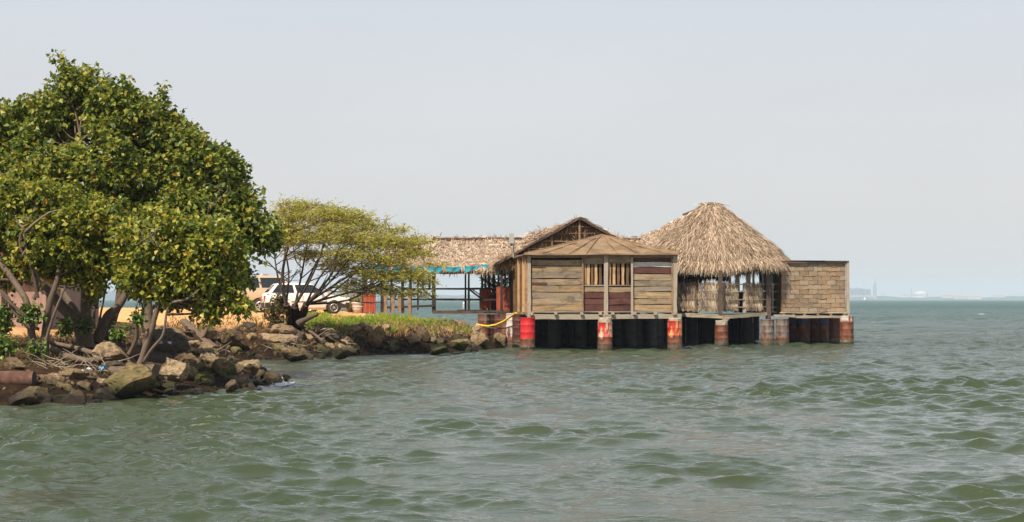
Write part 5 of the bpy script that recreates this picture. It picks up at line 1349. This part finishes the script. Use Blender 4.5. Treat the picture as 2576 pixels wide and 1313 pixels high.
# weathered fence posts on the grass
for x, y0, y1, lab in ((1030, 728, 790, 'fence post standing farthest forward in the grass'), (1005, 748, 783, 'short post with a pale cut top in the dry grass'), (988, 728, 784, 'post between the short one and the pavilion corner'), (970, 726, 786, 'leftmost fence post, next to the acacia fronds')):
    b = hit(x, y1, 55, 72) if False else W(x, y1, 70.5); m = MB(); m.beam(W(x, y1 + 3, 70.5), W(x, y0, 70.5), .15, .13, 0, (0, 1, 0), .006, 4)
    tag(m.build('fence_post', M['brown'], None), lab, 'post', 'posts in front of the pavilion')
b = hit(1084 * .739, 760) if False else None
m = MB(); D = 88; m.beam(W(831, 778, D), W(831, 727, D), .2, .2, 0, (0, 1, 0), .006, 3); tag(m.build('concrete_post', M['concrete'], None), 'short square post behind the bonnet of the white hatchback', 'post')

# planter
def planter(x, yb, w, h, D, mat, lab):
    s = D / F0; b = W(x, yb, D); e = thing('planter_pot', lab, 'planter', b, 'clay planters by the pavilion')
    r = w * s / 2; hh = h * s
    m = MB(); m.lathe([(.01, 0), (r * .62, 0), (r * .70, hh * .18), (r * .72, hh * .2), (r * .92, hh * .5), (r * .9, hh * .55), (r * .95, hh * .8), (r * 1.04, hh * .84), (r * 1.05, hh * .98), (r * .92, hh), (r * .9, hh * .86), (.01, hh * .84)], 26, 0, b); m.build('pot', mat, e, True)
    m = MB()
    for k in range(3): m.tube([b + Vector((math.cos(a) * r * (.80 + .07 * k), math.sin(a) * r * (.80 + .07 * k), hh * (.3 + .13 * k))) for a in np.linspace(0, 6.283, 25)], .018, 5)
    m.build('moulding', mat, e, True)
    return e
planter(902, 788, 34, 29, 72.5, plain('pale_terracotta', (.52, .44, .37), .9, var=.2), 'pale ribbed clay planter beside the left red panel')
planter(881, 786, 20, 22, 73.5, plain('brown_terracotta', (.22, .14, .09), .9, var=.3), 'small brown planter behind the pale ribbed one')
c = W(888, 742, 73); e = thing('potted_palm', 'yellowing drooping palm plant growing from the planters', 'plant', W(890, 765, 73))
m = MB(); n = 420; P = np.array(list(W(890, 752, 73))) + rng.normal(0, 1, (n, 3)) * (.38, .3, .22); d = np.stack([rng.normal(0, .4, n), rng.normal(0, .4, n), rng.normal(-.5, .6, n)], -1); d /= np.linalg.norm(d, axis=1)[:, None]
blades(m, P, d, rng.normal(0, 1, (n, 3)), rng.uniform(.3, .55, n), rng.uniform(.015, .03, n), 0, .3)
m.build('fronds', leafmat('yellowed_frond', [(0, (.10, .075, .012)), (.5, (.28, .21, .03)), (1, (.40, .33, .07))]), e)
m = MB(); m.tube([W(900, 770, 72.6), W(896, 755, 72.8), W(890, 742, 73)], .05, 7); m.build('stalk', M['bark'], e)

# ------------------------------------------------------------------ cars
glass = NT('dark_car_glass').done((.012, .016, .02), .08, None, 0, .6)
chrome = plain('wheel_alloy', (.42, .40, .37), .4, .6)
lampred = plain('tail_lamp_red', (.40, .02, .015), .3); lampwhite = plain('lamp_lens', (.62, .62, .6), .2)
def carpaint(name, col, dust, zlo=.2, zhi=.8):
    t = NT(name); z = t.n('SeparateXYZ', {0: t.n('TexCoord').outputs['Object']}).outputs[2]
    nz = t.noise(t.coord('Object'), 2.5, 5, .65)
    f = t.n('MapRange', {0: t.math('ADD', z, t.math('MULTIPLY', t.math('SUBTRACT', nz, .5), .3)), 1: zlo, 2: zhi, 3: .75, 4: .08}).outputs[0]
    return t.done(t.mix(f, col, dust), .38, None, 0, .5)
def make_car(name, label, loc, yaw, L, Wd, H_, paint, body, cabin, wheels, wr, clear=.17, rimstyle='steel', extra=None, bump=M['black']):
    """body: (x, zbottom, ztop) stations from rear 0 to front L; cabin: four roof-line xs and the belt"""
    e = thing(name, label, 'car', (0, 0, 0)); w = Wd / 2
    def lo(x, zb, zt):
        k = .94 if (x < .12 or x > L - .12) else 1.0
        ww = w * k
        half = [(0, zb), (ww * .86, zb), (ww * .975, zb + .10), (ww, lerp(zb, zt, .45)), (ww * .985, lerp(zb, zt, .72)), (ww * .95, zt - .05), (ww * .86, zt - .005), (0, zt + .015)]
        return [(x, y, z) for y, z in half] + [(x, -y, z) for y, z in half[-2:0:-1]]
    m = MB(); rings = [lo(*b) for b in body]; n = len(rings[0])
    V = [p for r_ in rings for p in r_]; Fq = []
    for i in range(len(rings) - 1):
        for j in range(n): Fq.append([i * n + j, i * n + (j + 1) % n, (i + 1) * n + (j + 1) % n, (i + 1) * n + j])
    m.add(V, Fq)
    for r_, flip in ((rings[0], 0), (rings[-1], 1)):
        k = len(r_); c_ = (r_[0][0], 0, (r_[0][2] + r_[n // 2][2]) / 2); m.add(r_ + [c_], [[(j + 1) % k, j, k] if flip else [j, (j + 1) % k, k] for j in range(k)])
    bo = m.build('body', paint, None, True, (0, 0, 0)); bo.location = (0, 0, 0)
    bm = bmesh.new(); bm.from_mesh(bo.data); bmesh.ops.recalc_face_normals(bm, faces=bm.faces[:]); bm.to_mesh(bo.data); bm.free()
    mc = MB()
    for x in wheels: mc.tube([(x, -w * 1.2, wr), (x, w * 1.2, wr)], wr * 1.16, 28)
    co = mc.build('cut', paint, None, False, (0, 0, 0)); co.location = (0, 0, 0)
    bm = bmesh.new(); bm.from_mesh(co.data); bmesh.ops.recalc_face_normals(bm, faces=bm.faces[:]); bmesh.ops.remove_doubles(bm, verts=bm.verts[:], dist=1e-4); bm.to_mesh(co.data); bm.free()
    md = bo.modifiers.new('arch', 'BOOLEAN'); md.object = co; md.operation = 'DIFFERENCE'; md.solver = 'EXACT'
    bpy.context.view_layer.update()
    nm = bpy.data.meshes.new_from_object(bo.evaluated_get(bpy.context.evaluated_depsgraph_get()))
    bo.modifiers.clear(); bo.data = nm; nm.set_sharp_from_angle(angle=R(32)); bpy.data.objects.remove(co)
    bo.parent = e
    # cabin
    xr, xrt, xft, xf, zb, zt = cabin      # rear base, rear roof, front roof, front base
    wb, wt = w * .93, w * .76
    N_ = 7; m = MB(); P = []
    for k, (x0, z) in enumerate(((0, 0), (0, 0))): pass
    base = [(xr, -wb, zb), (xf, -wb * .97, zb), (xf, wb * .97, zb), (xr, wb, zb)]; top = [(xrt, -wt, zt - .03), (xft, -wt, zt - .03), (xft, wt, zt - .03), (xrt, wt, zt - .03)]
    m.add(base + top, [[0, 1, 5, 4], [1, 2, 6, 5], [2, 3, 7, 6], [3, 0, 4, 7]])
    g = 9; RP = np.zeros((g, g, 3))
    for i in range(g):
        for j in range(g): u, v = i / (g - 1), j / (g - 1); RP[i, j] = (lerp(xrt, xft, u), lerp(-wt, wt, v), zt - .03 + .045 * math.sin(u * math.pi) ** .5 * math.sin(v * math.pi) ** .6)
    m.grid(RP)
    cb = m.build('cabin', paint, e, False)
    def pane(par, quadp, name='window'):
        mm = MB(); a = [np.array(q_, float) for q_ in quadp]; c_ = sum(a) / 4; nn_ = np.cross(a[1] - a[0], a[3] - a[0]); nn_ /= np.linalg.norm(nn_)
        mm.add([q_ + nn_ * .012 for q_ in a] + [q_ - nn_ * .012 for q_ in a], [[0, 1, 2, 3], [7, 6, 5, 4]] + [[i, (i + 1) % 4, 4 + (i + 1) % 4, 4 + i][::-1] for i in range(4)])
        return mm.build(name, glass, par)
    def side(u0, u1, v0, v1, s_):
        def q_(u, v): return [lerp(lerp(base[0][0], base[1][0], u), lerp(top[0][0], top[1][0], u), v), s_ * lerp(wb * (1 - .03 * u), wt, v), lerp(zb, zt - .03, v)]
        return [q_(u0, v0), q_(u1, v0), q_(u1, v1), q_(u0, v1)]
    for s_ in (-1, 1):
        for (u0, u1) in extra.get('side', ((.06, .44), (.5, .93))): pane(e, side(u0, u1, .1, .88, s_))
    pane(e, [[lerp(xr, xrt, .12), wb * .82, lerp(zb, zt, .12)], [lerp(xr, xrt, .12), -wb * .82, lerp(zb, zt, .12)], [lerp(xr, xrt, .84), -wt * .84, lerp(zb, zt, .84)], [lerp(xr, xrt, .84), wt * .84, lerp(zb, zt, .84)]], 'rear_window')
    pane(e, [[lerp(xf, xft, .06), -wb * .86, lerp(zb, zt, .06)], [lerp(xf, xft, .06), wb * .86, lerp(zb, zt, .06)], [lerp(xf, xft, .86), wt * .86, lerp(zb, zt, .86)], [lerp(xf, xft, .86), -wt * .86, lerp(zb, zt, .86)]], 'windscreen')
    # wheels
    for x in wheels:
        for s_ in (-1, 1):
            we = MB(); yy = s_ * (w - .09)
            prof = [(wr * .60, -.085), (wr * .93, -.09), (wr, -.06), (wr, .06), (wr * .93, .09), (wr * .60, .085)]
            th_ = np.linspace(0, 2 * math.pi, 28, endpoint=False); V = [(x + r_ * math.cos(a), yy + d_, wr + r_ * math.sin(a)) for r_, d_ in prof for a in th_]
            we.add(V, [[i * 28 + j, i * 28 + (j + 1) % 28, (i + 1) * 28 + (j + 1) % 28, (i + 1) * 28 + j] for i in range(5) for j in range(28)])
            wo = we.build('wheel', M['tyre'], e, True)
            we = MB(); yo = yy + s_ * .06
            we.tube([(x, yy - s_ * .06, wr), (x, yy + s_ * .03, wr)], wr * .60, 24)
            rm = we.build('rim_well', M['black'] if rimstyle != 'alloy' else M['dark'], wo)
            we = MB(); we.tube([(x + wr * .57 * math.cos(a), yo + s_ * .02, wr + wr * .57 * math.sin(a)) for a in np.linspace(0, 2 * math.pi, 25)], wr * .05, 6)
            we.tube([(x, yo - s_ * .02, wr), (x, yo + s_ * .03, wr)], wr * .16, 12)
            ns_ = 6 if rimstyle == 'alloy' else 8
            for k in range(ns_):
                a = 2 * math.pi * k / ns_ + .2; we.beam((x + wr * .1 * math.cos(a), yo, wr + wr * .1 * math.sin(a)), (x + wr * .56 * math.cos(a), yo + s_ * .01, wr + wr * .56 * math.sin(a)), wr * (.13 if rimstyle == 'alloy' else .05), .03, 0, (0, 1, 0), .001)
            we.build('rim', chrome, wo)
    # bumpers and lamps
    zb_ = extra.get('bump_z', (.30, .52))
    for x, s_, nm_ in ((0, -1, 'rear_bumper'), (L, 1, 'front_bumper')):
        m = MB(); N_ = 9; xs_ = [x + s_ * (.07 - .16 * abs(k / (N_ - 1) * 2 - 1) ** 4) for k in range(N_)]
        P = [[(xs_[k], lerp(-w * .985, w * .985, k / (N_ - 1)), z) for k in range(N_)] for z in (zb_[0], zb_[0] + .04, zb_[1] - .03, zb_[1])]
        for k in range(N_): P[0][k] = (P[0][k][0] - s_ * .07, P[0][k][1], P[0][k][2]); P[3][k] = (P[3][k][0] - s_ * .05, P[3][k][1], P[3][k][2])
        m.grid(P); m.add([(x - s_ * .02 - s_ * (.42 if s_ > 0 else .22), sy * w * 1.004, z) for sy in (-1, 1) for z in (zb_[0] + .02, zb_[1])] + [(x + s_ * .0, sy * w * .985, z) for sy in (-1, 1) for z in (zb_[0] + .02, zb_[1])], [[0, 4, 5, 1], [2, 3, 7, 6]])
        m.build(nm_, extra.get('bumper', bump), e)
    zl = extra.get('lamp_z', (.56, .82))
    for s_ in (-1, 1):
        m = MB(); m.box((.0, s_ * w * .80, (zl[0] + zl[1]) / 2), (.05, w * .26, zl[1] - zl[0])); m.build('tail_lamp', lampred, e)
        m = MB(); m.box((L - .01, s_ * w * .70, zl[1] - .13), (.07, w * .36, .13)); m.build('headlight', lampwhite, e)
    m = MB(); m.box((-.012, 0, zl[0] + .06), (.03, .5, .12)); m.build('number_plate', plain('worn_plate', (.40, .36, .26), .6), e)
    m = MB()
    for s_ in (-1, 1):
        for x in extra.get('seams', ()): m.box((x, s_ * w * .998, lerp(clear, zb, .55)), (.012, .012, (zb - clear) * .78))
        m.box((L * .52, s_ * w * 1.0, lerp(clear, zb, .52)), (L * .42, .02, .035))
    m.build('door_seam', M['black'], e)
    m = MB(); m.box((xf - .32, -w * 1.0 - .06, zb + .09), (.09, .16, .11)); m.box((xf - .32, w * 1.0 + .06, zb + .09), (.09, .16, .11)); m.build('mirror', M['black'], e)
    m = MB(); m.box((L * .5, 0, clear + .16), (L * .86, Wd * .8, .16)); m.build('underbody', M['black'], e)
    e.location = loc; e.rotation_euler = (0, 0, yaw)
    return e
wp = carpaint('white_car_paint', (.74, .73, .70), (.50, .36, .26), .1, .75)
yaw = R(15); D = 69.0
gx0 = PX(767, D)
Lc, Wc = 3.64, 1.55
ctr = Vector((gx0, D + .1, 1.36)); off = Vector((math.cos(yaw) * Lc / 2, math.sin(yaw) * Lc / 2, 0))
make_car('white_hatchback', 'dusty white three door hatchback parked behind the acacia trunk', ctr - off, yaw, Lc, Wc, 1.42, wp,
         [(0, .34, .80), (.03, .27, .86), (.3, .20, .90), (1.2, .19, .90), (2.4, .19, .89), (2.75, .20, .87), (3.1, .21, .80), (3.45, .25, .72), (3.6, .30, .66), (3.64, .36, .60)],
         (.08, .50, 2.02, 2.72, .875, 1.345), (.62, 2.96), .285, .17, 'steel', dict(side=((.07, .45), (.5, .97)), seams=(1.62, 2.62), bump_z=(.26, .50), lamp_z=(.54, .80)))
tp = carpaint('tan_car_paint', (.42, .34, .24), (.50, .27, .11), .25, 1.1)
D = 72.5; yaw = R(4)
ctr = Vector((PX(651, D), D, 1.345)); 
make_car('tan_off_roader', 'dusty tan two door off roader, half hidden behind the white hatchback', ctr - Vector((1.28 * math.cos(yaw), 1.28 * math.sin(yaw) - .85, 0)), yaw, 4.3, 1.8, 1.75, tp,
         [(0, .55, 1.06), (.04, .46, 1.12), (.3, .36, 1.15), (1.5, .34, 1.15), (2.7, .34, 1.14), (3.0, .34, 1.12), (3.9, .38, 1.05), (4.25, .48, .98), (4.3, .55, .92)],
         (.12, .42, 2.2, 2.85, 1.13, 1.74), (1.28, 3.5), .345, .34, 'alloy', dict(side=((.04, .42), (.46, .96)), seams=(1.75, 2.8), bump_z=(.45, .66), lamp_z=(.74, 1.05)))
wp2 = carpaint('chalky_white_car_paint', (.70, .69, .68), (.48, .34, .25), .1, .75)
D = 82; yaw = R(180 - 5)
ctr = Vector((PX(645, D), D, PZ(783.5, D)))
e = make_car('white_estate_car', 'white car farther back with its rear hatch raised, mostly hidden by leaves', ctr + Vector((0, .85, 0)), yaw, 3.9, 1.62, 1.5, wp2,
         [(0, .36, .84), (.03, .28, .90), (.3, .21, .94), (1.2, .2, .94), (2.4, .2, .93), (2.9, .21, .90), (3.4, .23, .80), (3.8, .28, .70), (3.9, .36, .64)],
         (.1, .5, 2.1, 2.85, .93, 1.48), (.7, 3.08), .31, .2, 'alloy', dict(side=((.06, .44), (.5, .95)), seams=(1.7, 2.75)))
m = MB(); a = Vector((.5, 0, 1.48)); 
m.add([(.5, -.62, 1.47), (.5, .62, 1.47), (-.35, .66, 1.95), (-.35, -.66, 1.95), (.5, -.62, 1.43), (.5, .62, 1.43), (-.35, .66, 1.90), (-.35, -.66, 1.90)], [[0, 1, 2, 3], [7, 6, 5, 4], [0, 3, 7, 4], [1, 5, 6, 2], [2, 6, 7, 3]])
ob = m.build('raised_hatch', wp2, None, False, (0, 0, 0)); ob.location = (0, 0, 0); ob.parent = e

# ------------------------------------------------------------------ people by the far edge of the dirt lot
skin = plain('skin', (.26, .14, .09), .6)
def person(x, yfoot, D, trouser, shirt, lab, yaw=0.0):
    b = W(x, yfoot, D); e = thing('person', lab, 'person', b)
    def skinmesh(name, nodes, edges, mat):
        me = bpy.data.meshes.new(name); me.from_pydata([n_[:3] for n_ in nodes], edges, []); o = bpy.data.objects.new(name, me); COL.objects.link(o); o.parent = e
        sm_ = o.modifiers.new('skin', 'SKIN'); sm_.use_smooth_shade = True
        for v, n_ in zip(me.skin_vertices[0].data, nodes): v.radius = (n_[3], n_[3] * (n_[4] if len(n_) > 4 else 1))
        me.skin_vertices[0].data[0].use_root = True
        o.modifiers.new('sub', 'SUBSURF').levels = 1; o.modifiers['sub'].render_levels = 1; me.materials.append(mat); return o
    N = [(0, 0, .95, .13, .75), (0, 0, 1.15, .12, .75), (0, 0, 1.36, .15, .65), (0, 0, 1.48, .055), (0, -.01, 1.56, .075), (0, -.015, 1.66, .088), (0, -.01, 1.73, .06)]
    E = [(0, 1), (1, 2), (2, 3), (3, 4), (4, 5), (5, 6)]
    for s in (-1, 1):
        k = len(N); N += [(s * .19, 0, 1.40, .055), (s * .24, .01, 1.14, .04), (s * .25, -.06, .90, .028), (s * .25, -.08, .83, .03)]
        E += [(2, k), (k, k + 1), (k + 1, k + 2), (k + 2, k + 3)]
        for f, (dx, l) in enumerate(((-.03, .075), (-.01, .085), (.01, .08), (.028, .065))):
            q = len(N); N += [(s * .25 + dx, -.09, .79, .009), (s * .25 + dx, -.085 + .01 * f, .83 - l - .03, .007)]; E += [(k + 3, q), (q, q + 1)]
        q = len(N); N += [(s * .25 - s * .03, -.115, .82, .010), (s * .25 - s * .035, -.13, .775, .008)]; E += [(k + 3, q), (q, q + 1)]
        k = len(N); N += [(s * .10, 0, .86, .095), (s * .11, -.01, .48, .06), (s * .11, .02, .09, .042), (s * .12, -.12, .04, .04)]
        E += [(0, k), (k, k + 1), (k + 1, k + 2), (k + 2, k + 3)]
    skinmesh('body', N, E, skin)
    T = [(0, 0, .97, .145, .78)]; TE = []
    for s in (-1, 1):
        k = len(T); T += [(s * .10, 0, .84, .112), (s * .11, -.01, .48, .085), (s * .115, .02, .10, .072)]; TE += [(0, k), (k, k + 1), (k + 1, k + 2)]
    skinmesh('trousers', T, TE, trouser)
    T = [(0, 0, 1.0, .15, .78), (0, 0, 1.16, .142, .78), (0, 0, 1.37, .17, .68)]; TE = [(0, 1), (1, 2)]
    for s in (-1, 1): k = len(T); T += [(s * .2, 0, 1.40, .075), (s * .235, .01, 1.2, .062)]; TE += [(2, k), (k, k + 1)]
    skinmesh('shirt', T, TE, shirt)
    skinmesh('hair', [(0, .015, 1.70, .088), (0, .02, 1.755, .06)], [(0, 1)], M['black'])
    e.rotation_euler = (0, 0, yaw); return e
person(447, 773, 113, plain('blue_denim', (.05, .10, .24), .9), plain('dark_shirt', (.04, .05, .07), .9), 'person in blue jeans at the far edge of the dirt lot', .4)
person(506, 772, 114, plain('dark_trousers', (.02, .025, .035), .9), plain('pale_shirt', (.45, .50, .55), .9), 'person in dark trousers standing just left of the white car farther back', -.5)

# ------------------------------------------------------------------ pinkish house at the left edge
e = thing('pink_house', 'pinkish brown house with a low tiled roof behind the crooked forking tree', 'house', (PX(60, 47), 48, 1.3))
t = NT('pinkish_render')
n1 = t.noise(t.coord('Object', (3, 3, .6)), 2.2, 5, .65); M['pink'] = t.done(t.ramp(n1, [(.3, (.20, .125, .10)), (.5, (.30, .195, .16)), (.7, (.35, .24, .20))]), .95, t.bump(n1, .2, .02))
hx1 = PX(116, 47); hz0, hz1 = PZ(812, 47), PZ(678, 47)
m = MB(); m.box((hx1 - 4, 50, (hz0 + hz1) / 2 - .2), (8, 6, hz1 - hz0 + .4)); m.build('wall', M['pink'], e)
m = MB(); rt = plain('brown_roof_tile', (.17, .075, .045), .9, var=.4, nscale=9)
NU = 60; P = np.zeros((10, NU, 3))
for j in range(10):
    for i in range(NU):
        u, v = i / (NU - 1), j / 9; P[j, i] = (lerp(hx1 - 9, hx1 + .25, u), lerp(46.7, 50, v), lerp(hz1 - .05, hz1 + 1.25, v) + .03 * abs(math.sin(u * 70)) - .02 * (v * 9 % 1))
m.grid(P); P2_ = P.copy(); P2_[..., 1] = 100 - P2_[..., 1]; m.grid(P2_[:, ::-1])
r_ = m.build('roof', rt, e); sm = r_.modifiers.new('thick', 'SOLIDIFY'); sm.thickness = .06
m = MB(); m.beam((hx1 - 9, 46.72, hz1 - .12), (hx1 + .25, 46.72, hz1 - .12), .05, .16); m.build('fascia', M['dark'], e)
m = MB()
for x in (14, 8): m.box((PX(x, 47), 46.97, (hz0 + hz1) / 2), (.07, .06, hz1 - hz0 - .2))
m.build('pilaster', M['dark'], e)
m = MB(); m.box((PX(105, 47), 46.975, PZ(705, 47)), (.05, .05, .7)); m.build('drainpipe', plain('teal_drainpipe', (.05, .16, .2), .5), e)

# ------------------------------------------------------------------ air, light, camera
me = bpy.data.meshes.new('haze'); bm = bmesh.new(); bmesh.ops.create_cube(bm, size=1); bm.to_mesh(me); bm.free()
hz_ = bpy.data.objects.new('haze', me); COL.objects.link(hz_); hz_.location = (0, 4900, 46.5); hz_.scale = (16000, 10800, 99); tag(hz_, 'pale haze over the lake', 'haze', kind='stuff')
t = NT('haze_air'); t.t.nodes.remove(t.out); t.out = t.t.nodes.new('ShaderNodeOutputMaterial')
pv = t.n('VolumePrincipled', {'Color': (.64, .81, .95, 1), 'Density': 1.45e-4, 'Anisotropy': -.15}); t.t.links.new(pv.outputs[0], t.out.inputs['Volume']); me.materials.append(t.m)

SUN_AZ = math.atan2(-.52, -.854); SUN_EL = R(52)
sl_ = bpy.data.lights.new('sun', 'SUN'); sl_.energy = 5.0; sl_.angle = R(.5); sl_.color = (1, .90, .74)
so = bpy.data.objects.new('sun', sl_); COL.objects.link(so)
sd = Vector((math.sin(SUN_AZ) * math.cos(SUN_EL), math.cos(SUN_AZ) * math.cos(SUN_EL), math.sin(SUN_EL)))
so.rotation_euler = (-sd).to_track_quat('-Z', 'Y').to_euler(); so.location = (0, 0, 90)
wd = bpy.data.worlds.new('World'); SC.world = wd; wd.use_nodes = True; nt = wd.node_tree; nt.nodes.clear()
out = nt.nodes.new('ShaderNodeOutputWorld'); bg = nt.nodes.new('ShaderNodeBackground'); sky = nt.nodes.new('ShaderNodeTexSky')
sky.sky_type = 'NISHITA'; sky.sun_disc = False; sky.sun_elevation = SUN_EL; sky.sun_rotation = SUN_AZ; sky.air_density = 1.2; sky.dust_density = 4.0; sky.ozone_density = 1.5
tc = nt.nodes.new('ShaderNodeTexCoord'); sx = nt.nodes.new('ShaderNodeSeparateXYZ'); nt.links.new(tc.outputs['Generated'], sx.inputs[0])
rp = nt.nodes.new('ShaderNodeValToRGB'); nt.links.new(sx.outputs[2], rp.inputs[0])
cr = rp.color_ramp; SKYC = [(0.0, (.52, .505, .495)), (.06, (.525, .515, .515)), (.12, (.508, .51, .527)), (.20, (.475, .498, .534)), (.45, (.45, .49, .55)), (1.0, (.11, .15, .25))]
while len(cr.elements) < len(SKYC): cr.elements.new(.5)
for el_, (p_, c_) in zip(cr.elements, SKYC): el_.position = p_; el_.color = (*c_, 1)
ns = nt.nodes.new('ShaderNodeTexNoise'); ns.inputs['Scale'].default_value = 3.5; ns.inputs['Detail'].default_value = 5
mp_ = nt.nodes.new('ShaderNodeMapping'); mp_.inputs['Scale'].default_value = (1, 1, 3); nt.links.new(tc.outputs['Generated'], mp_.inputs[0]); nt.links.new(mp_.outputs[0], ns.inputs['Vector'])
mr_ = nt.nodes.new('ShaderNodeMapRange'); mr_.inputs[3].default_value = 9.15; mr_.inputs[4].default_value = 10.75; nt.links.new(ns.outputs[0], mr_.inputs[0])
sc_ = nt.nodes.new('ShaderNodeVectorMath'); sc_.operation = 'SCALE'; sc_.inputs['Scale'].default_value = 10.0; nt.links.new(rp.outputs[0], sc_.inputs[0]); nt.links.new(mr_.outputs[0], sc_.inputs['Scale'])
mx = nt.nodes.new('ShaderNodeMix'); mx.data_type = 'RGBA'; mx.inputs[0].default_value = .88
nt.links.new(sky.outputs[0], mx.inputs[6]); nt.links.new(sc_.outputs[0], mx.inputs[7]); nt.links.new(mx.outputs[2], bg.inputs[0]); bg.inputs[1].default_value = .10
nt.links.new(bg.outputs[0], out.inputs[0])

cam = bpy.data.cameras.new('camera'); co = bpy.data.objects.new('camera', cam); COL.objects.link(co)
co.location = (0, 0, EYE); co.rotation_euler = (R(90), 0, 0)
cam.sensor_width = 36; cam.lens = 36 * F0 / 2576; cam.shift_y = (HY - 656.5) / 2576; cam.clip_start = .5; cam.clip_end = 20000
SC.camera = co
SC.render.engine = 'CYCLES'
SC.cycles.max_bounces = 8; SC.cycles.diffuse_bounces = 3; SC.cycles.glossy_bounces = 3; SC.cycles.transmission_bounces = 3; SC.cycles.transparent_max_bounces = 6; SC.cycles.volume_bounces = 0
SC.cycles.use_denoising = True; SC.cycles.denoising_prefilter = 'ACCURATE'
SC.cycles.sample_clamp_indirect = 3; SC.cycles.sample_clamp_direct = 3
vs = SC.view_settings; vs.view_transform = 'Standard'; vs.look = 'None'; vs.exposure = .57; vs.gamma = 1
for o in bpy.data.objects:
    if '_o' in o: del o['_o']
